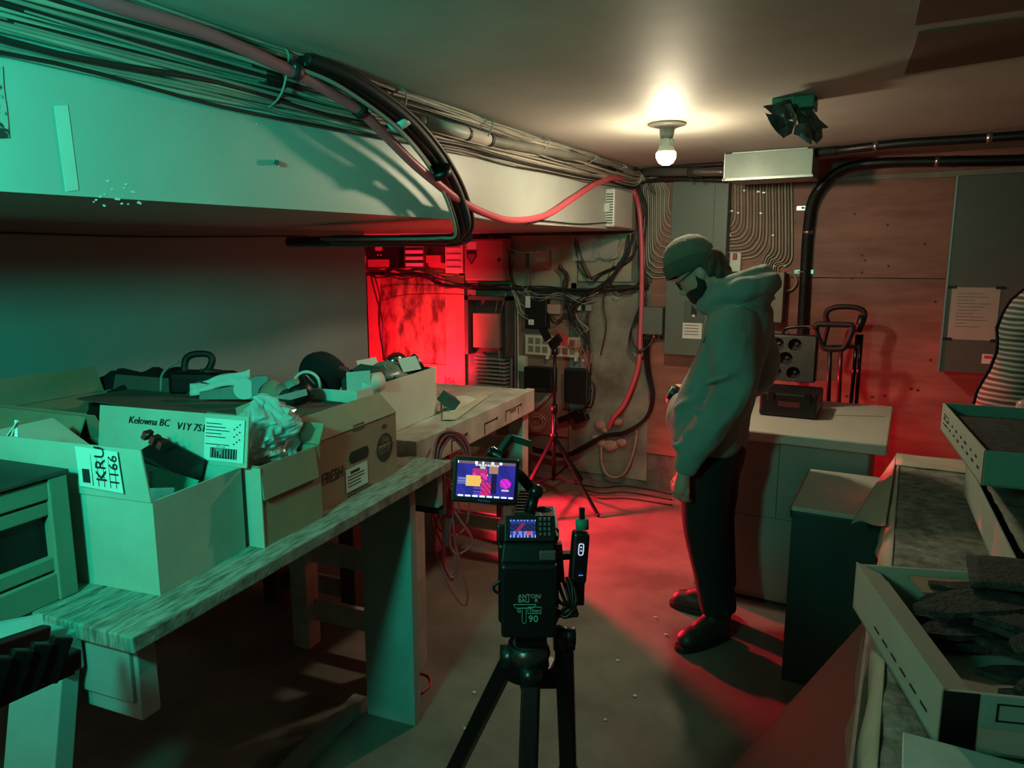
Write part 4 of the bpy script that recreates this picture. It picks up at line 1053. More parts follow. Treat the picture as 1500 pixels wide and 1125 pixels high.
# tangle of thin cables
random.seed(21)
wires = [
 ([(536, 400), (560, 403), (590, 405), (620, 405), (650, 415), (690, 420), (740, 420), (790, 424), (850, 428), (900, 422), (948, 418)], 7, .006, cable_dk, 'dark cable draped level across the wall boards'),
 ([(548, 400), (552, 430), (558, 470), (562, 500), (568, 530)], 2, .005, cable_dk, 'dark cable hanging over the rough red panel'),
 ([(560, 440), (590, 432), (640, 430), (690, 432)], 1, .004, cable_dk, 'thin dark cable across the rough panel top'),
 ([(690, 345), (730, 342), (770, 340), (810, 332), (830, 330)], 2, .005, black, 'black cable looping below the bulkhead'),
 ([(735, 350), (748, 375), (746, 400), (756, 425)], 3, .004, cable_dk, 'dark cable beside the badge cabinet'),
 ([(715, 345), (740, 362), (765, 370), (800, 367), (840, 355)], 1, .0035, cable_pale, 'pale cable swagging below the bulkhead'),
 ([(736, 430), (728, 465), (726, 495), (733, 520), (735, 560)], 3, .0045, redbox, 'pink cable hanging in the equipment frame'),
 ([(750, 420), (757, 440), (765, 455), (770, 465)], 5, .003, cable_pale, 'pale wire left of the modem'),
 ([(775, 395), (778, 415), (772, 425), (760, 430)], 8, .003, cable_grey, 'grey wire below the small boxes'),
 ([(820, 390), (830, 405), (826, 425), (832, 450), (838, 475)], 8, .003, cable_dk, 'dark wire dropping behind the light stand'),
 ([(845, 350), (850, 385), (865, 410), (885, 400), (920, 380), (935, 355)], 4, .004, cable_dk, 'dark cable arcing under the bulkhead end'),
 ([(925, 345), (915, 380), (890, 410), (860, 430), (840, 450), (836, 470)], 7, .0045, cable_dk, 'dark cable slanting from the bulkhead end'),
 ([(886, 420), (884, 450), (888, 480), (880, 520)], 1, .004, cable_dk, 'dark cable hanging down the concrete panel'),
 ([(860, 455), (862, 480), (866, 510), (864, 545)], 2, .004, cable_dk, 'dark cable beside the concrete panel edge'),
 ([(842, 455), (848, 470), (862, 482), (850, 490), (848, 510)], 1, .005, cable_pale, 'pale cable curling above the cream panel'),
 ([(830, 545), (838, 555), (866, 565), (866, 590), (855, 600)], 2, .006, black, 'black cable bunched beside the router'),
 ([(772, 576), (776, 590), (790, 592), (803, 585), (806, 575)], 5, .003, cable_pale, 'pale patch lead under the network switch'),
 ([(930, 262), (945, 300), (944, 340), (940, 380), (946, 420)], 4, .005, cable_dk, 'dark cable hanging behind the red cable'),
 ([(880, 345), (872, 362), (884, 380), (900, 372), (912, 350)], 4, .0035, cable_pale, 'pale lead tangled over the clear covers'),
 ([(800, 455), (815, 470), (830, 462), (845, 478), (856, 500), (850, 520)], 6, .003, cable_dk, 'dark lead tangled between modem and cream panels'),
 ([(760, 425), (790, 437), (820, 432), (850, 440), (872, 432)], 5, .004, cable_grey, 'grey cable sagging across above the modem'),
 ([(905, 385), (895, 412), (905, 430), (925, 425), (940, 410)], 4, .0035, cable_dk, 'dark lead curling beside the red cable'),
 ([(836, 505), (845, 515), (856, 508), (862, 525), (858, 545)], 5, .003, redbox, 'pink lead dangling at the red lit module'),
 ([(700, 560), (705, 575), (712, 585)], 3, .003, cable_pale, 'short pale lead at the patch rows'),
]
for pts, cnt, r_, m, lab_ in wires:
    for k in range(cnt):
        j = 0 if cnt == 1 else 5
        pp = [P(u + rnd(-j, j), v + rnd(-j, j), y=YB - .03 - rnd(0, .06)) for u, v in pts]
        cable('wall_cable', lab_, 'cable', pp, r_ * rnd(.8, 1.2), m, lab_.replace('cable', 'cables', 1) if cnt > 1 else None, 6, 5)
for k in range(3):
    c = (785, 618); r1, r2 = (10 + 4 * k, 8 + 3 * k)
    pts = [P(c[0] + r1 * math.cos(a), c[1] + r2 * math.sin(a), y=YB - .03) for a in [2 * math.pi * q / 12 for q in range(13)]]
    cable('coiled_cable', ('small pale', 'middle pale', 'large pinkish')[k] + ' ring of cable hung low on the wall', 'cable', pts, .004, (cable_pale, cable_pale, redbox)[k], None, 6, 3)

# ================================================================== PERSON
def bake(o):
    dg = bpy.context.evaluated_depsgraph_get()
    me = bpy.data.meshes.new_from_object(o.evaluated_get(dg))
    o.modifiers.clear()
    o.data = me
    return o
def fuse(mb, name, mat, parent, voxel=.008, smooth=6, fac=.5):
    o = mb.build(name, mat)
    md = o.modifiers.new('rm', 'REMESH'); md.mode = 'VOXEL'; md.voxel_size = voxel; md.use_smooth_shade = True
    if smooth:
        ms = o.modifiers.new('sm', 'SMOOTH'); ms.iterations = smooth; ms.factor = fac
    bake(o)
    adopt(o, parent, False)
    return o
PE = thing('person', 'person in a sage hoodie and olive beanie looking down', 'person', (-.70, 2.98, 0), math.pi)
# local: +x forward (towards the image left), +y the person's left (towards the camera)
HC = Vector((.052, 0, 1.565))                      # head centre
Hf = Vector((.82, 0, -.57)).normalized(); Hu = Vector((.57, 0, .82)).normalized()
def HP(f, l, u): return HC + Hf * f + Vector((0, l, 0)) + Hu * u
HT = Matrix(((Hf.x, 0, Hu.x, HC.x), (0, 1, 0, 0), (Hf.z, 0, Hu.z, HC.z), (0, 0, 0, 1)))
sk = MB()
# torso, limbs
sk.rings([(.80, -.02, 0, .10, .15), (.95, -.02, 0, .11, .155), (1.1, -.04, 0, .10, .16), (1.25, -.08, 0, .095, .17), (1.38, -.10, 0, .08, .165), (1.44, -.085, 0, .06, .10)], 20)
sk.tube([(-.085, 0, 1.40), (-.055, 0, 1.47), (.0, 0, 1.54)], [.065, .06, .058], 12, 3)
sk.ell((0, 0, 0), (.098, .076, .118), 24, 16, HT)               # skull
sk.ell((.035, 0, -.075), (.058, .054, .055), 18, 12, HT)         # jaw
sk.ell((.085, 0, -.105), (.022, .025, .018), 12, 8, HT)          # chin
sk.tube([HT @ Vector((.088, 0, .012)), HT @ Vector((.112, 0, -.025)), HT @ Vector((.098, 0, -.036))], [.008, .015, .011], 10, 3)   # nose
sk.tube([HT @ Vector((.084, -.03, .022)), HT @ Vector((.094, 0, .024)), HT @ Vector((.084, .03, .022))], .010, 8, 3)    # brow
sk.tube([HT @ Vector((.092, -.02, -.064)), HT @ Vector((.099, 0, -.062)), HT @ Vector((.092, .02, -.064))], .007, 8, 3)  # lips
for s_ in (-1, 1):
    sk.ell((-.008, s_ * .077, -.008), (.020, .009, .031), 12, 8, HT)  # ears
# arms
sk.tube([(-.10, .17, 1.38), (-.14, .235, 1.13), (.02, .255, .80)], [.055, .042, .028], 12, 6)
sk.tube([(-.10, -.17, 1.38), (-.15, -.24, 1.13), (.10, -.16, 1.035)], [.055, .042, .028], 12, 6)
def hand(wrist, d, up, side, curl):
    """palm, four fingers and a thumb; d = along the hand, up = back of the hand, side = towards the thumb"""
    w, d, up, side = Vector(wrist), Vector(d).normalized(), Vector(up).normalized(), Vector(side).normalized()
    pc = w + d * .05
    sk.tube([w - d * .02, w + d * .02, w + d * .055, w + d * .085], [.026, .030, .034, .030], 10, 3)
    for i, (o_, ln) in enumerate(((.030, .072), (.010, .08), (-.011, .075), (-.031, .06))):
        b = w + d * .078 + side * o_ + up * .002
        a1 = curl
        p1 = b + (d * math.cos(a1) - up * math.sin(a1)) * ln * .42
        p2 = p1 + (d * math.cos(a1 * 2.1) - up * math.sin(a1 * 2.1)) * ln * .33
        p3 = p2 + (d * math.cos(a1 * 2.9) - up * math.sin(a1 * 2.9)) * ln * .25
        sk.tube([b - d * .02, b, p1, p2, p3], [.0095, .0098, .009, .0085, .0075], 8, 2)
    t0 = w + d * .03 + side * .026
    t1 = t0 + d * .03 + side * .018 - up * .01
    t2 = t1 + d * .028 + side * .002 - up * .012
    sk.tube([t0, t1, t2], [.013, .0105, .009], 8, 3)
hand((.025, .255, .79), (.12, .02, -1), (.25, 1, .05), (1, -.25, .1), .45)
hand((.105, -.155, 1.035), (1, .45, .12), (.1, -.3, 1), (-.35, 1, .2), .6)
# legs
sk.tube([(-.02, .09, .86), (-.03, .08, .50), (-.09, .02, .10)], [.085, .055, .04], 12, 5)
sk.tube([(-.02, -.09, .86), (-.01, -.14, .50), (-.03, -.19, .10)], [.085, .055, .04], 12, 5)
sk.tube([(-.095, .0, .065), (-.05, .07, .055), (-.03, .105, .05)], [.03, .03, .02], 10, 3)
sk.tube([(-.04, -.19, .065), (.03, -.198, .055), (.08, -.2, .05)], [.03, .03, .02], 10, 3)
body = fuse(sk, 'body', skin, PE, .0045, 5)

# hoodie
hm = MB()
hm.rings([(.835, -.012, 0, .132, .178), (.86, -.012, 0, .148, .195), (.90, -.01, 0, .155, .205), (.97, -.008, 0, .157, .208), (1.1, -.04, 0, .148, .205), (1.24, -.085, 0, .132, .21), (1.34, -.105, 0, .125, .212), (1.41, -.115, 0, .112, .185), (1.455, -.11, 0, .09, .13)], 32)
hm.tube([(-.105, .165, 1.395), (-.125, .225, 1.30), (-.145, .255, 1.14), (-.09, .27, 1.02), (-.02, .268, .90), (.02, .258, .805)], [.088, .090, .080, .074, .062, .044], 16, 5)
hm.tube([(-.105, -.165, 1.395), (-.135, -.225, 1.28), (-.15, -.25, 1.13), (-.03, -.22, 1.06), (.085, -.165, 1.04)], [.088, .088, .078, .068, .044], 16, 5)
hm.tube([(.015, .258, .83), (.022, .257, .795)], [.052, .046], 16, 1)     # cuff roll
# kangaroo pocket bulge and folds
hm.ell((.115, 0, .97), (.055, .13, .10), 18, 12)
for k, (z, a) in enumerate(((1.02, .05), (.95, .03), (.90, .02))):
    hm.tube([(-.10, .16, z + .10), (.02, .20, z + a), (.10, .15, z)], .014, 8, 4)
for k, (z0_, z1_) in enumerate(((1.24, 1.16), (1.10, 1.05), (1.0, .95), (.93, .90))):
    hm.tube([(-.20 + .05 * k, .27, z0_), (-.14 + .045 * k, .338 - .012 * k, (z0_ + z1_) / 2), (-.06 + .04 * k, .33 - .014 * k, z1_)], .014, 8, 4)
# hood bunched behind the neck
for k, (c, rx, ry, tilt, rr) in enumerate((((-.075, 1.475), .105, .115, .42, .042), ((-.085, 1.515), .095, .105, .52, .038), ((-.115, 1.49), .10, .13, .35, .045))):
    pts = []
    for j in range(17):
        a = 2 * math.pi * j / 16
        x = c[0] + rx * math.cos(a)
        pts.append((x, ry * math.sin(a), c[1] - tilt * (x - c[0])))
    hm.tube(pts, rr, 10, 2)
hm.ell((-.165, 0, 1.485), (.065, .13, .075), 18, 12)
hm.ell((-.14, .05, 1.545), (.05, .06, .04), 14, 10)
hood = fuse(hm, 'hoodie', hood_m, PE, .0085, 5)
for v, nv in zip(hood.data.vertices, [w.normal.copy() for w in hood.data.vertices]):      # cloth folds
    p = v.co.copy()
    n = noise.noise(Vector((p.x * 9, p.y * 9, p.z * 5))) * .010 + (.5 - abs(noise.noise(Vector((p.x * 9 + 4, p.y * 9, p.z * 8 + p.x * 8))))) * .012 - .004 + noise.noise(Vector((p.x * 22, p.y * 22, p.z * 12 + p.x * 14))) * .004
    v.co = p + nv * n
seam = MB().tube([(-.19, .20, 1.33), (-.15, .243, 1.36), (-.10, .25, 1.375), (-.05, .235, 1.35), (-.02, .22, 1.30)], .004, 6, 5)
part(seam, 'shoulder_seam', M('darker_sage', '56645c', .95), hood)
# trousers
tr = MB()
tr.rings([(.74, -.02, -.01, .12, .165), (.82, -.02, 0, .135, .172), (.90, -.02, 0, .13, .17)], 24)
tr.tube([(-.02, .085, .80), (-.025, .085, .62), (-.03, .075, .50), (-.06, .05, .32), (-.088, .025, .14)], [.108, .10, .092, .082, .076], 16, 4)
tr.tube([(-.02, -.085, .80), (-.015, -.115, .62), (-.01, -.14, .50), (-.025, -.17, .32), (-.04, -.19, .15)], [.108, .10, .092, .082, .076], 16, 4)
tro = fuse(tr, 'trousers', trouser_m, PE, .01, 4)
# boots
def boot(heel, toe, ank):
    h, t = Vector(heel), Vector(toe)
    d = (t - h).normalized()
    L_ = (t - h).length
    b = MB()
    b.tube([h + d * .03 + Vector((0, 0, .05)), h + d * .10 + Vector((0, 0, .052)), h + d * (L_ * .62) + Vector((0, 0, .048)), h + d * (L_ - .045) + Vector((0, 0, .042))], [.040, .044, .050, .042], 16, 4)
    b.ell(h + d * (L_ - .06) + Vector((0, 0, .044)), (.048, .048, .036), 16, 10)
    b.tube([h + d * .06 + Vector((0, 0, .04)), h + d * .07 + Vector((0, 0, .11)), Vector(ank) + Vector((0, 0, .17))], [.05, .056, .062], 16, 3)
    b.tube([h + d * .09 + Vector((0, 0, .10)), h + d * (L_ * .62) + Vector((0, 0, .07))], [.045, .035], 14, 2)
    o = fuse(b, 'boot', boot_m, PE, .008, 4)
    s_ = Vector((-d.y, d.x, 0))
    n = 24
    poly = []
    for j in range(n):
        a = 2 * math.pi * j / n
        q = math.cos(a)
        w = .047 if q > 0 else .041
        poly.append(h + d * (L_ / 2 + L_ / 2 * math.copysign(abs(q) ** .75, q)) + s_ * w * math.copysign(abs(math.sin(a)) ** .75, math.sin(a)) + Vector((0, 0, .001)))
    part(MB().slab(poly, (0, 0, .024)), 'sole', black_soft, o, bevel=.003)
    return o
boot((-.125, -.035, 0), (.04, .205, 0), (-.088, .025, 0))
boot((-.085, -.185, 0), (.19, -.207, 0), (-.04, -.19, 0))
# beanie
bT = Matrix.Translation((.098, 0, 1.592)) @ Matrix.Rotation(R(20), 4, 'Y')
bn = MB()
bn.lathe([(.095, -.01), (.101, .01), (.101, .03), (.097, .055), (.084, .085), (.06, .108), (.03, .12), (.0005, .123)], 32, bT @ Matrix.Diagonal((1.06, .86, 1, 1)))
hat = part(bn, 'beanie', beanie_m, PE)
part(MB().lathe([(.098, -.03), (.106, -.028), (.110, .0), (.109, .022), (.104, .03), (.098, .028)], 32, bT @ Matrix.Diagonal((1.05, .86, 1, 1))), 'cuff', M('dark_olive_knit', '4a4b3f', .95, var=.15, scale=30, bump=.5, bscale=150), hat)
# hair at the nape, beard
hr = MB()
hr.ell((-.022, 0, .005), (.088, .079, .085), 22, 14, HT)
hr.ell((-.06, 0, -.045), (.042, .06, .05), 18, 12, HT)
hair = fuse(hr, 'hair', hair_m, PE, .007, 3)
for v, nv in zip(hair.data.vertices, [w.normal.copy() for w in hair.data.vertices]):
    p = v.co.copy()
    v.co = p + nv * (.006 * noise.noise(Vector((p.x * 40, p.y * 40, p.z * 14))))
bd = MB()
bd.ell((.040, 0, -.072), (.064, .0655, .052), 24, 14, HT)
for s_ in (-1, 1): bd.tube([HT @ Vector((.004, s_ * .066, .0)), HT @ Vector((.012, s_ * .060, -.05)), HT @ Vector((.05, s_ * .05, -.085))], [.014, .020, .024], 10, 4)
bd.tube([HT @ Vector((.078, -.034, -.06)), HT @ Vector((.101, 0, -.048)), HT @ Vector((.078, .034, -.06))], .007, 8, 4)
fuse(bd, 'beard', M('dark_beard', '1d130f', .85, var=.3, scale=60), PE, .006, 3)
# eyes and glasses
for s_ in (-1, 1):
    part(MB().ell((.080, s_ * .031, .004), (.011, .013, .009), 12, 8, HT), 'eye', M('eye_white', 'b9aaa2', .3, var=0), PE)
gl = part(MB().tube([HT @ Vector((.106, -.008, .006)), HT @ Vector((.108, 0, .009)), HT @ Vector((.106, .008, .006))], .0018, 6, 3), 'glasses', black, PE)
for s_ in (-1, 1):
    part(MB().tube([HT @ Vector((.103 - .004 * math.cos(a), s_ * (.033 + .025 * math.cos(a)), .0 + .019 * math.sin(a))) for a in [2 * math.pi * q / 16 for q in range(17)]], .0022, 6, 2), 'rim', black, gl)
    part(MB().tube([HT @ Vector((.100, s_ * .057, .006)), HT @ Vector((.05, s_ * .079, .010)), HT @ Vector((-.01, s_ * .082, .012))], .002, 6, 3), 'temple_arm', black, gl)
# small black device held in the far hand
hp = thing('held_device', 'small black round device held by the person in hoodie', 'lamp', (-.875, 3.06, 1.03))
MB().cyl((-.86, 3.055, 1.035), (-.885, 3.05, 1.05), .036, .036, n=20).build('body', black, hp, bevel=.004)
MB().cyl((-.884, 3.048, 1.05), (-.888, 3.047, 1.052), .024, n=20).build('lens', M('teal_reflection', '7fd8c4', .1, var=0), hp)  # disc coloured teal as a reflection of the teal light

# ================================================================== LIGHT STAND BY THE WALL
ls = thing('light_stand', 'thin black tripod light stand before the back wall', 'light stand', (-2.02, 4.42, 0))
sx, sy = P(811, 690, y=4.42).x, 4.42
def atx(u, v, y): return P(u, v, y=y)
zt = P(812, 520, y=4.42).z
MB().cyl((sx, sy, .10), (sx, sy, .62), .014, n=12).build('lower_tube', black, ls)
MB().cyl((sx, sy, .60), (sx, sy, zt), .0105, n=12).build('upper_tube', black, ls)
MB().cyl((sx, sy, .58), (sx, sy, .64), .022, n=12).build('collar', black, ls)
hub = MB().cyl((sx, sy, .40), (sx, sy, .44), .026, n=12).build('hub', black, ls)
for k, (fx, fy) in enumerate(((P(876, 755, z=.01).x, P(876, 755, z=.01).y), (P(745, 765, z=.01).x, P(745, 765, z=.01).y), (sx + .05, sy + .38))):
    a = Vector((sx, sy, .42)); b = Vector((fx, fy, .012))
    leg = MB().bar(a, b, .02, .014).build('leg', black, ls)
    MB().ell((fx, fy, .012), .013, 10, 8).build('rubber_foot', black_soft, leg)
    m = a.lerp(b, .6)
    MB().bar((sx, sy, .12), m, .014, .008).build('brace', black, ls)
lh = thing('clamp_lamp', 'small black clamp lamp on top of the light stand', 'lamp', (sx, sy, zt))
MB().cyl((sx, sy, zt), (sx, sy, zt + .05), .022, n=12).build('socket', black, lh)
MB().bar((sx - .03, sy, zt + .06), (sx + .06, sy - .02, zt + .13), .05, .06).build('head', black, lh, bevel=.008)
MB().bar((sx + .01, sy - .01, zt + .13), (sx + .10, sy - .03, zt + .10), .012, .07).build('barn_door', redwire, lh)
MB().bar((sx - .05, sy, zt + .10), (sx - .10, sy + .01, zt + .18), .012, .06).build('barn_door', black, lh)

# red video lamp fixture standing behind the white table, where the red light comes from
for k, (lx, ly, lab_) in enumerate(((-3.22, 4.17, 'black video lamp turned to the rough panel behind the white table'), (-2.79, 4.16, 'black video lamp turned along the floor behind the white table'))):
    rl = thing('red_video_lamp', lab_, 'lamp', (lx, ly, 0))
    MB().box(lx - .06, lx + .06, ly - .03, ly + .0, .54, .70).build('housing', black, rl, bevel=.006)
    MB().cyl((lx, ly - .015, .03), (lx, ly - .015, .54), .012, n=10).build('stand', black, rl)
    MB().cyl((lx, ly - .015, 0), (lx, ly - .015, .03), .12, n=20).build('base', black, rl)

# ================================================================== CASE AND HAND TRUCKS AT THE COUNTER
ca = thing('hard_case', 'open black hard case with foam lid on white counter', 'case', (-.58, 3.80, .85))
x0, x1 = P(1112, 590, y=3.70).x, P(1197, 590, y=3.70).x
MB().box(x0, x1, 3.70, 3.98, .852, .972).build('base', black, ca, bevel=.012)
MB().box(x0 + .09, x0 + .19, 3.692, 3.702, .905, .93).build('front_handle', M('maroon_handle', '5b1f26', .5), ca)
for xa in (x0 + .04, x1 - .06): MB().box(xa, xa + .03, 3.688, 3.702, .93, .98).build('latch', black, ca, bevel=.003)
lx0, lx1 = P(1117, 525, y=3.98).x, P(1196, 525, y=3.98).x
zl0, zl1 = .985, P(1160, 491, y=3.98).z
lid = MB().box(lx0, lx1, 3.99, 4.06, zl0, zl1).build('lid', black, ca, bevel=.012)
lw = lx1 - lx0; lhh = zl1 - zl0
from itertools import product
# foam with round pockets: a plate cut by circular recesses
holes = [(.27, .80, .034), (.60, .80, .034), (.10, .52, .034), (.44, .50, .036), (.25, .20, .034), (.60, .20, .034)]
bmh = bmesh.new()
def foam_plate():
    mb = MB()
    n = 20
    for fx, fz, r_ in holes:
        c = Vector((lx0 + fx * lw, 0, zl0 + fz * lhh))
        vs = []
        for j in range(n):
            a = 2 * math.pi * j / n
            vs += [(c.x + r_ * math.cos(a), 3.965, c.z + r_ * math.sin(a)), (c.x + r_ * math.cos(a), 3.993, c.z + r_ * math.sin(a))]
        mb.add(vs, [(2 * j, 2 * ((j + 1) % n), 2 * ((j + 1) % n) + 1, 2 * j + 1) for j in range(n)], True)
    return mb
cur = bpy.data.curves.new('foam_insert', 'CURVE')
cur.dimensions = '2D'; cur.fill_mode = 'BOTH'; cur.extrude = .013
def spl(pts):
    s_ = cur.splines.new('POLY'); s_.points.add(len(pts) - 1)
    for p, q in zip(s_.points, pts): p.co = (q[0], q[1], 0, 1)
    s_.use_cyclic_u = True
spl([(.008, .008), (lw - .008, .008), (lw - .008, lhh - .008), (.008, lhh - .008)])
for fx, fz, r_ in holes: spl([(fx * lw + r_ * math.cos(2 * math.pi * j / 20), fz * lhh + r_ * math.sin(2 * math.pi * j / 20)) for j in range(20)])
fo_ = bpy.data.objects.new('foam_curve', cur); COL.objects.link(fo_)
bpy.context.view_layer.update()
fme = bpy.data.meshes.new_from_object(fo_.evaluated_get(bpy.context.evaluated_depsgraph_get()))
bpy.data.objects.remove(fo_)
fme.transform(Matrix.Translation((lx0, 3.978, zl0)) @ Matrix.Rotation(R(90), 4, 'X'))
fi = bpy.data.objects.new('foam_insert', fme); COL.objects.link(fi); fme.materials.clear(); fme.materials.append(foam); adopt(fi, ca)
for fx, fz, r_ in holes:
    MB().cyl((lx0 + fx * lw, 3.9885, zl0 + fz * lhh), (lx0 + fx * lw, 3.992, zl0 + fz * lhh), r_, n=20).build('pocket_floor', M('dark_foam', '2c2d2a', .9), fi)
    MB().ell((lx0 + fx * lw + .006, 3.986, zl0 + fz * lhh + .004), (.010, .006, .010), 10, 8).build('pocket_nub', foam, fi)

def trolley(name, label, top, base_y, w, lean, rise):
    """telescoping trolley handle: grip loop and two tubes"""
    t = thing(name, label, 'trolley', (top[0], base_y, 0))
    return t
t = thing('hand_truck', 'black hand truck with rectangular grip behind the counter', 'hand truck', P(1225, 700, y=4.42))
yA = 4.42
MB().tube([P(u, v, y=yA) for u, v in ((1196, 478), (1199, 475), (1244, 476), (1248, 479), (1247, 488), (1238, 507), (1232, 511), (1212, 511), (1204, 507), (1196, 488), (1196, 478))], .017, 10, 3).build('grip', black_soft, t)
for u0, u1, m in ((1216, 1213, black), (1232, 1228, M('red_tube', '5d1a22', .25, metal=.3))):
    MB().cyl(P(u0, 508, y=yA), P(u1, 600, y=yA), .012, n=12).build('tube', m, t)
MB().cyl(P(1213, 596, y=yA), (P(1213, 596, y=yA).x, yA - .05, .12), .015, n=12).build('lower_tube', black, t)
MB().cyl(P(1228, 596, y=yA), (P(1228, 596, y=yA).x, yA - .05, .12), .015, n=12).build('lower_tube', black, t)
MB().box(P(1213, 596, y=yA).x - .1, P(1228, 596, y=yA).x + .1, 4.30, 4.42, 0.0, .02).build('toe_plate', steel, t)
for q in (-1, 1): MB().cyl((P(1220, 596, y=yA).x + q * .12 - .015, 4.42, .07), (P(1220, 596, y=yA).x + q * .12 + .015, 4.42, .07), .07, n=20).build('wheel', black_soft, t)
t = thing('hand_truck', 'chrome tubed hand truck with curved grip against plywood', 'hand truck', P(1250, 700, y=4.62))
yA = 4.62
MB().tube([P(u, v, y=yA) for u, v in ((1214, 476), (1210, 466), (1212, 456), (1225, 450), (1250, 450), (1264, 455), (1266, 465), (1258, 485))], .016, 10, 4).build('grip', black_soft, t)
MB().cyl(P(1264, 462, y=yA), P(1256, 486, y=yA), .022, n=12).build('grip_sleeve', black, t)
for u0, u1 in ((1256, 1246), (1262, 1254)):
    MB().cyl(P(u0, 490, y=yA), P(u1, 595, y=yA), .011, n=12).build('tube', M('black_chrome', '2b2b2a', .15, metal=1, var=0), t)
    MB().cyl(P(u1, 595, y=yA), (P(u1, 595, y=yA).x, yA - .06, .12), .013, n=12).build('lower_tube', black, t)
MB().bar(P(1210, 508, y=yA), P(1262, 508, y=yA), .02, .02).build('crossbar', black, t)
MB().tube([P(1214, 476, y=yA), P(1210, 490, y=yA), P(1206, 508, y=yA)], .012, 8, 3).build('side_arm', black, t)
MB().box(P(1240, 596, y=yA).x - .1, P(1240, 596, y=yA).x + .14, 4.50, 4.62, 0.0, .02).build('toe_plate', steel, t)
MB().tube([P(1146, 492, y=4.06), P(1150, 482, y=4.10), P(1165, 479, y=4.10), P(1188, 479, y=4.10), P(1196, 482, y=4.06)], .009, 8, 4).build('lid_handle', black, ca)
t = tag(MB().slab([(P(u, v, z=.852).x, P(u, v, z=.852).y, .852) for u, v in ((1212, 594), (1290, 596), (1296, 610), (1222, 608))], (0, 0, .001)).build('card_offcut', white_lam), 'white card offcut lying on the white counter', 'card')

# ================================================================== TRAYS AND BUNDLES ON THE COVERED TABLE
def tray(name, label, near, dirv, L, W, Hh, mat_side, mat_in, bottom=.004):
    """shallow tray; near = near-left rim corner (bottom), +y local away, +x local to the right"""
    ang = math.atan2(dirv[1], dirv[0]) - math.pi / 2
    t = thing(name, label, 'tray', near, ang)
    part(MB().box(0, W, 0, L, 0, bottom), 'bottom', mat_in, t)
    part(MB().box(0, .006, 0, L, 0, Hh), 'left_side', mat_side, t, bevel=.001)
    part(MB().box(W - .006, W, 0, L, 0, Hh), 'right_side', mat_side, t, bevel=.001)
    part(MB().box(0, W, 0, .006, 0, Hh), 'near_side', mat_in, t, bevel=.001)
    part(MB().box(0, W, L - .006, L, 0, Hh), 'far_side', mat_in, t, bevel=.001)
    return t
card_w = M('printed_white_card', 'b9b5a6', .6, var=.05)
card_t = M('teal_light_edge', '6f9c8e', .55, var=.05)  # teal lamp light put into the card colour
# lower tray of broken tiles
n0 = P(1382, 1012, z=.955); f0 = P(1254, 826, z=.955)
dv = (f0.x - n0.x, f0.y - n0.y); Lt = math.hypot(*dv)
tl_ = tray('tile_tray', 'white cardboard tray of broken charcoal tiles on felt', (n0.x, n0.y, .856), dv, Lt, .60, .10, card_w, card_w)
ML = wm(tl_)
flp = part(MB().slab([(0, 0, .10), (0, Lt, .10), (.045, Lt - .02, .085), (.045, .02, .085)], (0, 0, .004)), 'rim_flap', card_w, tl_)
part(MB().slab([(.045, .03, .06), (.05, .03, .06), (.05, Lt - .05, .06), (.045, Lt - .05, .06)], (0, 0, .026)), 'inner_fold', card_w, tl_)
part(MB().box(.01, .55, -.0015, 0, .045, .098), 'teal_lit_band', M('teal_light_band', '8fb0a3', .6), tl_)  # near face band tinted for the teal light falling on it
part(MB().box(.0, .05, -.003, .0, .0, .1), 'corner_tape', black, tl_)
for a, b in ((.075, .078), (.122, .125)): part(MB().box(a, b, -.0025, -.001, .058, .088), 'symbol', ink, tl_)
for a, b in ((.058, .0605), (.0855, .088)): part(MB().box(.075, .125, -.0025, -.001, a, b), 'symbol', ink, tl_)
for i, s_ in enumerate(('HERCULES', 'CORRUGATED', 'CARTON')): text(s_, .012, ink, tl_, (.14, -.002, .082 - .013 * i), (1, 0, 0), (0, 0, 1), world=False)
for k in range(6): part(MB().slab([(-.0015, .05 + k * .05, .03), (-.0015, .05 + k * .05 + .028, .03), (-.0015, .05 + k * .05 + .028, .034), (-.0015, .05 + k * .05, .034)], (.001, 0, 0)), 'print_mark', ink, tl_)
part(MB().box(.10, .55, Lt - .10, Lt - .02, .085, .09), 'card_liner', carton_b, tl_)
random.seed(17)
for k in range(40):
    cxl, cyl_ = rnd(.12, .52), rnd(.06, Lt - .07)
    ln, wd = rnd(.16, .30), rnd(.05, .10)
    a = rnd(-.45, .35); tz = .012 + .0026 * k
    n = 7
    top = []
    for j in range(2 * n):
        s_ = j if j < n else 2 * n - 1 - j
        xx = -ln / 2 + ln * s_ / (n - 1); yy = (wd / 2 if j >= n else -wd / 2) * (1 - .75 * abs(2 * s_ / (n - 1) - 1) ** 2.5) + rnd(-.006, .006)
        top.append(ML @ Vector((cxl + xx * math.cos(a) - yy * math.sin(a), cyl_ + xx * math.sin(a) + yy * math.cos(a), tz + xx * rnd(-.02, .05))))
    tag(MB().slab(top, (0, 0, .011)).build('tile_shard', slate), 'broken charcoal tile shard piled in the white tray', 'tile shard', 'broken tile shards in the white tray')
def big(u, v):   # one long curved sheet across the heap
    p = ML @ Vector((.16 + .36 * u + .05 * v, Lt * .82 - .34 * u * u + (v - .5) * .15, .135 + .012 * math.sin(u * 3)))
    return p
tag(MB().grid(big, 16, 6).build('curved_tile', slate, thick=.01), 'long curved charcoal tile lying over the broken shards', 'tile')
c_ = ML @ Vector((.30, Lt - .03, .12))
tag(crum(c_, (.03, .02, .02), 5, 10, 8, .6).build('tile_lump', slate), 'small dark tile lump on the far rim of tray', 'tile shard')
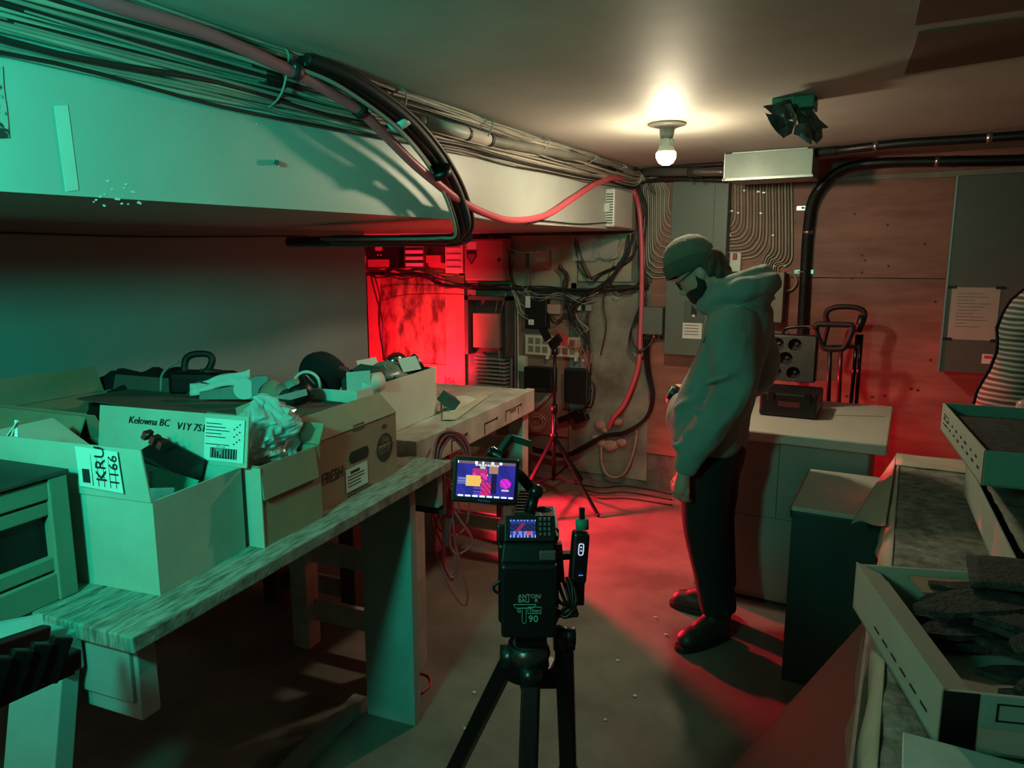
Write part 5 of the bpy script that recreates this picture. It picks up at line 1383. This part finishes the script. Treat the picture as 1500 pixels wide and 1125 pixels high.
# flat card box under the near rim, teal light tinted into its colour
tb = thing('card_box', 'teal lit flat card box at the near end of felt', 'box', P(1400, 1110, z=.90))
q0 = P(1325, 1090, z=.875)
MB().box(q0.x, q0.x + .40, q0.y - .30, q0.y, .852, .885).build('body', M('teal_light_card', 'b4c4bc', .6), tb, bevel=.003)
MB().box(q0.x - .004, q0.x + .40, q0.y - .30, q0.y + .004, .885, .893).build('lid', M('teal_light_card', 'b4c4bc', .6), tb, bevel=.002)
# plastic film strip
def filmf(u, v): 
    p = Vector((-.02 + .03 * v, .82 + .75 * u, .85 - .10 * v))
    return p + Vector((-.012 * (1 + noise.noise((u * 7, v * 3, 0))), 0, 0))
tag(MB().grid(filmf, 30, 6).build('plastic_film', clear), 'clear plastic film hanging on the tablecloth side', 'plastic film')

# stacked trays further back
n1 = P(1490, 828, z=1.0); f1 = P(1428, 702, z=1.0)
dv1 = (f1.x - n1.x, f1.y - n1.y); L1t = math.hypot(*dv1)
t2 = tray('tile_tray', 'lower card tray of the stack on grey felt', (n1.x, n1.y, .905), dv1, L1t + .2, .75, .095, card_w, card_t)
Mt2 = wm(t2)
tag(MB().grid(lambda u, v: Mt2 @ Vector((.03 + u * .69, .03 + v * (L1t + .14), .08 + .012 * noise.noise((u * 9, v * 14, 2)))), 30, 30).build('wrinkled_sheet', M('grey_wrinkled_sheet', '8b8678', .7, col2='5c574c', scale=9, stretch=(3, 1, 1)), thick=.003), 'wrinkled grey sheet lining the lower stacked tray', 'sheet')
tag(MB().box(n1.x + .02, n1.x + .70, n1.y + .05, n1.y + .65, .852, .904).build('spacer_block', carton_b), 'brown card block under the stacked trays', 'block')
n2 = P(1442, 660, z=1.15); f2 = P(1381, 590, z=1.15)
dv2 = (f2.x - n2.x, f2.y - n2.y); L2t = math.hypot(*dv2)
t3 = tray('tile_tray', 'upper card tray of charcoal tiles with ends tinted by teal light', (n2.x, n2.y, 1.062), dv2, L2t, .75, .088, card_w, M('teal_light_end', '5f9a88', .5, var=.05))  # end card colour carries the teal light
M3 = wm(t3)
for k in range(5):
    tag(MB().box(.02 + k * .138, .02 + k * .138 + .132, .02, L2t - .02, .006, .055, T=M3).build('acoustic_tile', slate), 'charcoal acoustic tile lying flat in the upper tray', 'tile', 'flat tiles in the upper tray')
for k in range(16):
    y = .04 + k * (L2t - .08) / 16
    part(MB().box(-.0015, .0, y, y + rnd(.01, .03), .03 + .02 * (k % 2), .036 + .02 * (k % 2)), 'print_mark', ink, t3)
for k in range(3): part(MB().box(-.0015, .0, L2t - .14, L2t - .05, .03 + k * .015, .033 + k * .015), 'print_line', ink, t3)
tag(MB().lathe([(0, 0), (.03, 0), (.034, .02), (.030, .05), (.015, .06), (.0, .06)], 20, Matrix.Translation(P(1503, 612, d=2.35))).build('clear_jar', clear), 'small clear jar standing on the upper tray tiles', 'jar')

# striped bundle
stripe = bpy.data.materials.new('striped_cloth'); stripe.use_nodes = True
nt = stripe.node_tree; b = nt.nodes['Principled BSDF']; b.inputs['Roughness'].default_value = .95
tc = nt.nodes.new('ShaderNodeTexCoord'); wv = nt.nodes.new('ShaderNodeTexWave'); wv.bands_direction = 'Z'
wv.inputs['Scale'].default_value = 9; wv.inputs['Distortion'].default_value = 1.0; wv.inputs['Detail'].default_value = 1.5
rp = nt.nodes.new('ShaderNodeValToRGB'); rp.color_ramp.interpolation = 'LINEAR'
for i, (p_, c_) in enumerate(((0, '3f4540'), (.3, '8f8e82'), (.55, 'aba797'), (.8, '5d6660'), (1, '2c332f'))):
    e = rp.color_ramp.elements[i] if i < 2 else rp.color_ramp.elements.new(p_)
    e.position = p_; e.color = (*lin(c_), 1)
nt.links.new(tc.outputs['Object'], wv.inputs['Vector']); nt.links.new(wv.outputs['Color'], rp.inputs['Fac']); nt.links.new(rp.outputs['Color'], b.inputs['Base Color'])
prof = [(1428, 592), (1432, 575), (1440, 560), (1452, 540), (1462, 515), (1463, 495), (1462, 480), (1470, 460), (1482, 440), (1500, 425), (1530, 405)]
def bund(u, v):
    k = v * (len(prof) - 1); i = min(int(k), len(prof) - 2); f = k - i
    uu = prof[i][0] * (1 - f) + prof[i + 1][0] * f; vv = prof[i][1] * (1 - f) + prof[i + 1][1] * f
    p = P(uu, vv, y=3.0)
    a = math.pi * u
    w = .32
    return Vector((p.x + w * (1 - math.cos(a)) / 1, 3.0 - .16 * math.sin(a) + .012 * noise.noise((u * 8, v * 10, 5)), p.z - .02 * math.sin(a)))
sbm = MB().grid(bund, 24, 40)
sbm.grid(lambda u, v: bund(1 - u, v) * 1.0 + Vector((0, .12 * math.sin(math.pi * u) + .16 * math.sin(math.pi * u), 0)), 12, 40)
tag(sbm.build('striped_blanket', stripe), 'striped grey woven blanket bundle behind the stacked trays', 'blanket')
tag(MB().box(.34, 1.1, 2.86, 3.12, .855, .985).build('carton_block', carton_b, bevel=.004), 'brown carton holding up the striped blanket bundle', 'box')
blu = MB().tube([bund(0, v / 30) + Vector((-.004, 0, 0)) for v in range(31)], .006, 6, 1)
tag(blu.build('blanket_piping', blackfab), 'black piping along the striped blanket edge', 'piping')

# ================================================================== CINEMA CAMERA ON TRIPOD
cam_d = 1.30
def K(u, v, dd=0.): return P(u, v, d=cam_d + dd)
kx = _R.copy(); ky = Vector((_F.x, _F.y, 0)).normalized()
KO = K(775, 940)
rig = thing('cinema_camera', 'black cinema camera with large battery seen from behind', 'camera', KO, YAW)
# local frame: x right, y away, z up, origin at the bottom centre of the battery
mpx = cam_d / FPX
def kl(u, v, y=0.): 
    p = K(u, v, y) - KO
    return Vector((p.dot(kx), p.dot(ky), p.z))
def kp(mb, n, m, **k): return part(mb, n, m, rig, **k)
bw = .050
bat = kp(MB().box(-.050, .049, -.012, .045, .012, .150), 'battery', M('battery_plastic', '15191a', .38, var=.06), bevel=.006)
kp(MB().hexa([(-.050, .0, .150), (.049, .0, .150), (.049, .045, .150), (-.050, .045, .150), (-.046, .02, .178), (.045, .02, .178), (.045, .045, .178), (-.046, .045, .178)]), 'battery_shoulder', black, bevel=.003)
part(MB().box(.018, .046, -.002, .004, .155, .172), 'release_tab', M('grey_metal_tab', '8b8f8a', .35, metal=.6), bat, bevel=.002)
tealink = M('teal_print', '7fd8bd', .5, var=0)
def bt_(s_, x, z, size, **k): return text(s_, size, tealink, bat, (x, -.0125, z), (1, 0, 0), (0, 0, 1), world=False, **k)
whiteink = M('pale_print', 'b9c7c0', .5, var=0)
text('ANTON/', .0105, whiteink, bat, (-.020, -.0125, .090), (1, 0, 0), (0, 0, 1), world=False, sx=1.0)
text('BAU   R', .0105, whiteink, bat, (-.020, -.0125, .082), (1, 0, 0), (0, 0, 1), world=False, sx=1.0)
bt_('90', -.002, .045, .018); bt_('Titon', -.0005, .0635, .009); bt_('G', -.022, .063, .010)
def bq(x0, x1, z0, z1): part(MB().box(x0, x1, -.0132, -.0122, z0, z1), 'print_line', tealink, bat)
bq(-.003, .021, .0605, .0612); bq(-.003, .021, .0725, .0732); bq(-.003, -.0023, .0605, .0732); bq(.0203, .021, .0605, .0732)
part(MB().slab([(-.028, -.0122, .078), (.012, -.0122, .078), (.012, -.0122, .0773), (-.028, -.0122, .0773)], (0, -.001, 0)), 'print_line', tealink, bat)
bq(-.024, .006, .0705, .0712); bq(-.013, -.0123, .045, .070); bq(-.006, -.0053, .045, .070)
part(MB().tube([(-.028, -.0127, .0776), (-.024, -.0127, .0708)], .0004, 4, 1), 'print_line', tealink, bat)
part(MB().tube([(.012, -.0127, .0776), (.006, -.0127, .0708)], .0004, 4, 1), 'print_line', tealink, bat)
part(MB().tube([(-.0127, -.0127, .045), (-.0092, -.0127, .041), (-.0056, -.0127, .045)], .0004, 4, 2), 'print_line', tealink, bat)
kp(MB().box(-.056, .056, .045, .19, .01, .165), 'body', black, bevel=.006)
kp(MB().box(-.052, .056, .06, .19, .165, .19), 'upper_body', M('camera_top', '1b1d1d', .4), bevel=.004)
# rear status screen, tilted
def colour_screen(name, origin, xd, yd, w, h, fn, nx, ny, parent, strength, world=False):
    X, Y = Vector(xd).normalized(), Vector(yd).normalized()
    mb = MB()
    for j in range(ny):
        for i in range(nx):
            a = [Vector(origin) + X * (w * (i + p) / nx) + Y * (h * (j + q) / ny) for p, q in ((0, 0), (1, 0), (1, 1), (0, 1))]
            mb.add(a, [(0, 1, 2, 3)])
    o = mb.build(name, None, parent, world=world) if False else None
    me = mb.mesh(name)
    at = me.color_attributes.new('picture', 'FLOAT_COLOR', 'CORNER')
    k = 0
    for j in range(ny):
        for i in range(nx):
            c = lin(fn((i + .5) / nx, (j + .5) / ny))
            for q in range(4):
                at.data[k].color = (*c, 1); k += 1
    m = bpy.data.materials.new(name); m.use_nodes = True
    nt = m.node_tree; b = nt.nodes['Principled BSDF']
    an = nt.nodes.new('ShaderNodeVertexColor'); an.layer_name = 'picture'
    nt.links.new(an.outputs['Color'], b.inputs['Emission Color'])
    b.inputs['Emission Strength'].default_value = strength; b.inputs['Base Color'].default_value = (.01, .01, .01, 1); b.inputs['Roughness'].default_value = .2
    me.materials.append(m)
    o = bpy.data.objects.new(name, me); COL.objects.link(o)
    adopt(o, parent, world)
    return o
def small_pic(x, y):
    if y < .12 or y > .9: return '2c3f9a' if int(x * 22) % 3 else 'b9c4ee'
    if y < .35: return 'c95a6a' if .62 < x < .85 else ('7c93e6' if int(x * 9) % 2 else '3346b4')
    if .35 < y < .8: return '8a2a52' if abs(x - .35 - (y - .5) * .6) < .09 else ('22306e' if int((x + y) * 9) % 2 else '1a1c3c')
    return '2a3a8f'
s0 = Vector((-.038, .028, .186)); sd = Vector((0, .55, .83))
kp(MB().slab([s0 + Vector((-.006, -.004, -.006)), s0 + Vector((.085, -.004, -.006)), s0 + Vector((.085, 0, 0)) + sd * .04, s0 + Vector((-.006, 0, 0)) + sd * .04], (0, .014, -.01)), 'screen_bezel', black, bevel=.002)
colour_screen('status_screen', s0 + Vector((.004, -.002, .0005)), (1, 0, 0), sd, .046, .032, small_pic, 24, 14, rig, .9)
for i in range(3):
    for j in range(4): kp(MB().box(s0.x + .056 + i * .008, s0.x + .061 + i * .008, s0.y + .002 + j * .005 - .003, s0.y + .005 + j * .005, s0.z + .003 + j * .0075, s0.z + .008 + j * .0075), 'button', M('grey_key', '6e726f', .5), bevel=.001)
# top handle, lens head and cables
a, b_ = kl(775, 760, .10), kl(790, 705, .22)
hd_ = kp(MB().bar(kl(765, 775, .08), kl(775, 725, .20), .03, .03), 'top_handle', black, bevel=.004)
for k in range(8):
    p = kl(765, 775, .08).lerp(kl(775, 725, .20), .2 + .09 * k)
    part(MB().bar(p + Vector((-.018, 0, .004)), p + Vector((.018, 0, .004)), .008, .034), 'grip_ridge', dkgrey, hd_)
kp(MB().cyl(kl(795, 758, .12), kl(800, 765, .22), .022, n=20), 'lens_ring', M('lens_metal', '4a4d4b', .25, metal=.8), bevel=.002)
kp(MB().bar(kl(752, 765, .05), kl(752, 790, .05), .06, .05), 'handle_mount', black, bevel=.004)
kp(MB().bar(kl(800, 800, .02), kl(800, 845, .02), .03, .07), 'side_module', black, bevel=.004)
kp(MB().tube([kl(790, 752, .1), kl(800, 765, .06), kl(810, 775, .02), kl(818, 785, .0)], .0025, 6, 5), 'pale_lead', cable_pale)
for k in range(7):
    u0 = 812 + rnd(0, 26)
    kp(MB().tube([kl(u0, 850 + rnd(-6, 6)), kl(u0 + rnd(2, 14), 880, -.01), kl(830 + rnd(-8, 16), 905 - rnd(0, 18), -.01), kl(812 + rnd(-5, 10), 900 + rnd(-6, 8), .0), kl(804, 880, .02)], .0035, 6, 5), 'cable_loop', black)
kp(MB().tube([kl(735, 850, .02), kl(724, 858, .02), kl(725, 866, .02), kl(735, 870, .02)], .003, 6, 4), 'cable_loop', black)
kp(MB().bar(kl(818, 795, .03), kl(822, 850, .03), .012, .03), 'red_tab', M('pink_tab', '6b3a3c', .5))
# wireless transmitter on the side
tx = thing('video_transmitter', 'black wireless transmitter with teal antenna mounted beside camera', 'transmitter', K(848, 880, .03))
def kk(u, v, dd=.0): return P(u, v, d=1.32 + dd)
MB().bar(kk(851, 778), kk(845, 852), .030, .04, up=ky).build('body', black, tx, bevel=.006)
MB().cyl(kk(853, 775), kk(852.5, 760), .012, n=16).build('antenna_base', teal_board, tx)
MB().bar(kk(852.5, 766), kk(852.5, 743), .010, .010, up=ky).build('antenna', black, tx, bevel=.002)
MB().bar(kk(846, 850), kk(845, 884), .024, .03, up=ky).build('battery_plate', black, tx, bevel=.003)
MB().bar(kk(800, 815, .03), kk(848, 812, .03), .012, .02, up=ky).build('mount_bracket', black, tx, bevel=.002)
dsp = M('pale_display', '101418', .3, var=0, emit='cfe0ff', estr=1.0)
dsq = [kk(851.3, 806, -.0215), kk(850.6, 802, -.0215)]
for i, (v0, v1) in enumerate(((797, 813),)):
    lp = [(849, v0), (854, v0), (855, v0 + 3), (854, v1 - 2), (852, v1), (848.5, v1), (847.5, v1 - 3), (848.2, v0 + 3), (849, v0)]
    MB().tube([kk(u, v, -.0245) for u, v in lp], .0009, 5, 2).build('display_mark', dsp, tx)
    for v in (802, 807): MB().bar(kk(850, v, -.0245), kk(852.5, v - .3, -.0245), .002, .001, up=ky).build('display_mark', dsp, tx)
MB().bar(kk(847.5, 843, -.0245), kk(854, 842.6, -.0245), .0012, .001, up=ky).build('status_light', M('blue_light', '000000', .3, var=0, emit='4a6cff', estr=1.5), tx)
# on-camera monitor on a bent arm
mo = thing('field_monitor', 'lit field monitor with false colour picture beside the bench', 'monitor', K(710, 740, .06))
md_ = 1.36
def mk_(u, v, dd=0.): return P(u, v, d=md_ + dd)
c00, c10, c11, c01 = mk_(662, 735), mk_(757, 741), mk_(762, 676), mk_(660, 668)
X_ = (c10 - c00).normalized(); Y_ = (c01 - c00); Y_ = (Y_ - X_ * Y_.dot(X_)).normalized(); Nn = X_.cross(Y_)
W_, H_ = (c10 - c00).length, (c01 - c00).length
MB().slab([c00 - X_ * .002, c00 + X_ * W_, c00 + X_ * W_ + Y_ * H_, c00 + Y_ * H_ - X_ * .002], -Nn * .022).build('housing', black, mo, bevel=.004)
def big_pic(x, y):
    if y < .06: return 'e8ecff' if (int(x * 40) % 5 and .02 < x < .98) else '2b3aa8'
    if y > .93: return 'f0f2ff' if (x < .02 or abs(x - .32) < .03 or abs(x - .44) < .02 or abs(x - .6) < .02 or abs(x - .74) < .02) else '6a5a66'
    if y > .88 and .3 < x < .72: return 'd8d6da' if int(x * 60) % 3 else '8a7a60'
    if .30 < y < .60 and .16 < x < .42 - .12 * abs(y - .45): return 'e9b95a' if x > .2 else 'cfc08c'
    if .35 < y < .55 and .02 < x < .16: return '6d78b8' if int(y * 40) % 3 else '3a46a0'
    if (.27 < x < .52 and .45 < y < .80): return ('e0369a' if int((x * 13 + y * 9)) % 2 else '9a2a6c') if y < .68 else 'b02a74'
    if abs((x - .40) - (1 - y) * .22) < .045 and y > .60: return '9fd0b0'
    if .55 < x < .70 and y > .68: return 'a07a62'
    if (x - .84) ** 2 / .0095 + (y - .42) ** 2 / .020 < 1: return 'd62ad0' if int((x * 31 + y * 17)) % 3 else 'a81fb0'
    if .42 < x < .60 and y < .42: return 'd02c6a' if int(x * 34 + y * 20) % 3 else '7c1c78'
    if .60 < x < .68 and .12 < y < .72: return '15163c'
    if abs(x - .655) < .012 and .5 < y < .75: return '9fb0a0'
    if .44 < x < .60 and .42 < y < .62: return '3b2a86' if int(x * 40 + y * 22) % 2 else '6a3a9c'
    if .3 < x < .45 and y < .3: return '5a4ab0' if int(y * 22) % 2 else '231f74'
    if .78 < x < .9 and .2 < y < .26: return 'd6b8b0'
    return '2d2a92' if (x + y * .3) % .37 < .2 else '26247e'
colour_screen('screen', c00 + X_ * W_ * .055 + Y_ * H_ * .14 + Nn * .0012, X_, Y_, W_ * .89, H_ * .78, big_pic, 64, 40, mo, 1.15, True)
text('Portkeys', .0065, M('blue_print', '5a7ad0', .4, var=0), mo, c00 + X_ * W_ * .40 + Y_ * H_ * .045 + Nn * .0004, X_, Y_)
ar = thing('articulated_arm', 'black articulated arm holding the lit field monitor', 'arm', K(775, 735, .1))
MB().tube([mk_(752, 690, .03), mk_(760, 695, .05), mk_(778, 715, .06), mk_(786, 722, .06)], .011, 10, 3).build('lower_arm', black, ar)
MB().ell(mk_(785, 720, .05), .015, 14, 10).build('ball_joint', M('dark_joint', '3a3d3c', .25, metal=.7), ar)
MB().cyl(mk_(783, 722, .05), mk_(776, 752, .04), .011, n=12).build('post', black, ar)
MB().bar(mk_(733, 662, .05), mk_(748, 640, .08), .012, .014).build('bracket', dkgreen, ar, bevel=.002)
MB().bar(mk_(748, 641, .08), mk_(776, 650, .10), .012, .014).build('bracket', dkgreen, ar, bevel=.002)
MB().tube([mk_(715, 660, .05), mk_(725, 665, .05), mk_(738, 672, .04)], .010, 8, 3).build('knob_arm', black, ar)
MB().bar(mk_(722, 655, .05), mk_(745, 672, .05), .004, .004).build('silver_rod', steel, ar)

# tripod
tri = thing('tripod', 'black video tripod carrying the cinema camera', 'tripod', (KO.x, KO.y, 0))
ap = K(772, 985, .06)
MB().cyl(K(772, 940, .05), K(772, 985, .06), .035, .045, n=20).build('bowl', black, tri)
MB().bar(K(755, 925, .05), K(800, 925, .05), .07, .03).build('head_plate', black, tri, bevel=.004)
MB().ell(K(775, 955, .05), (.04, .04, .03), 16, 10).build('head_ball', M('bowl_metal', '5a5a54', .3, metal=.7), tri)
MB().cyl(K(815, 925, .02), K(840, 932, .02), .013, n=14).build('drag_knob', black, tri)
MB().cyl(K(830, 932, .02), K(843, 932, .02), .017, n=14).build('tilt_knob', black, tri, bevel=.002)
def leg(a, b, w, n_):
    a, b = Vector(a), Vector(b)
    l = MB().bar(a, a.lerp(b, .45), w, w * .8).build('leg', black, tri, bevel=.004)
    MB().bar(a.lerp(b, .42), b, w * .6, w * .5).build('lower_tube', black_soft, l)
    MB().cyl(a.lerp(b, .42), a.lerp(b, .46), w * .72, n=14).build('leg_clamp', black, l)
    MB().ell((b.x, b.y, .015), .018, 10, 8).build('rubber_foot', black_soft, l)
    MB().cyl(a + Vector((0, 0, .0)) - kx * .02, a + kx * .02, .022, n=14).build('hinge', M('dark_joint', '3a3d3c', .25, metal=.7), l)
    return l
leg(K(748, 962, .05), (KO.x - .45, KO.y + .05, .015), .034, 0)
leg(K(778, 990, .02), (KO.x + .13, KO.y - .30, .015), .034, 1)
leg(K(826, 935, .06), (KO.x - .06, KO.y + .36, .015), .034, 2)
MB().bar(K(760, 985, .05), K(815, 985, .07), .05, .04).build('spider', black, tri, bevel=.004)

# debris on the floor
random.seed(2)
for k, (u, v) in enumerate(((720, 1000), (695, 1015), (887, 1055), (905, 968), (682, 1068), (930, 1020), (975, 930), (1000, 880), (960, 905))):
    c = P(u, v, z=.002)
    tag(MB().slab([c + Vector((.008 * math.cos(a) * rnd(.6, 1.3), .006 * math.sin(a) * rnd(.6, 1.3), 0)) for a in (0, 1.2, 2.5, 3.9, 5.1)], (0, 0, .004)).build('floor_chip', M('pale_chip', 'c8c2b4', .7, var=0)), 'small pale chip lying on the concrete floor', 'chip', 'pale chips on the floor')
for k in range(3):
    cable('floor_cable', 'dark cable trailing over the red lit floor', 'cable', [P(842 + 12 * k, 708 + 8 * k, z=.008), P(880, 714 + 8 * k, z=.008), P(920, 712 + 9 * k, z=.008), P(985, 724 + 8 * k, z=.008)], .005, cable_dk, 'cables trailing over the floor', 6)

# ================================================================== lettering becomes plain mesh
bpy.context.view_layer.update()
dg = bpy.context.evaluated_depsgraph_get()
for o in [o for o in bpy.data.objects if o.type == 'FONT']:
    me = bpy.data.meshes.new_from_object(o.evaluated_get(dg))
    nm = o.name
    n = bpy.data.objects.new('tmp', me)
    COL.objects.link(n)
    n.parent = o.parent; n.matrix_parent_inverse = o.matrix_parent_inverse.copy(); n.matrix_basis = o.matrix_basis.copy()
    me.materials.clear(); me.materials.append(o.data.materials[0])
    bpy.data.objects.remove(o)
    n.name = nm
for o in bpy.data.objects:
    if 'r' in o.keys(): del o['r']
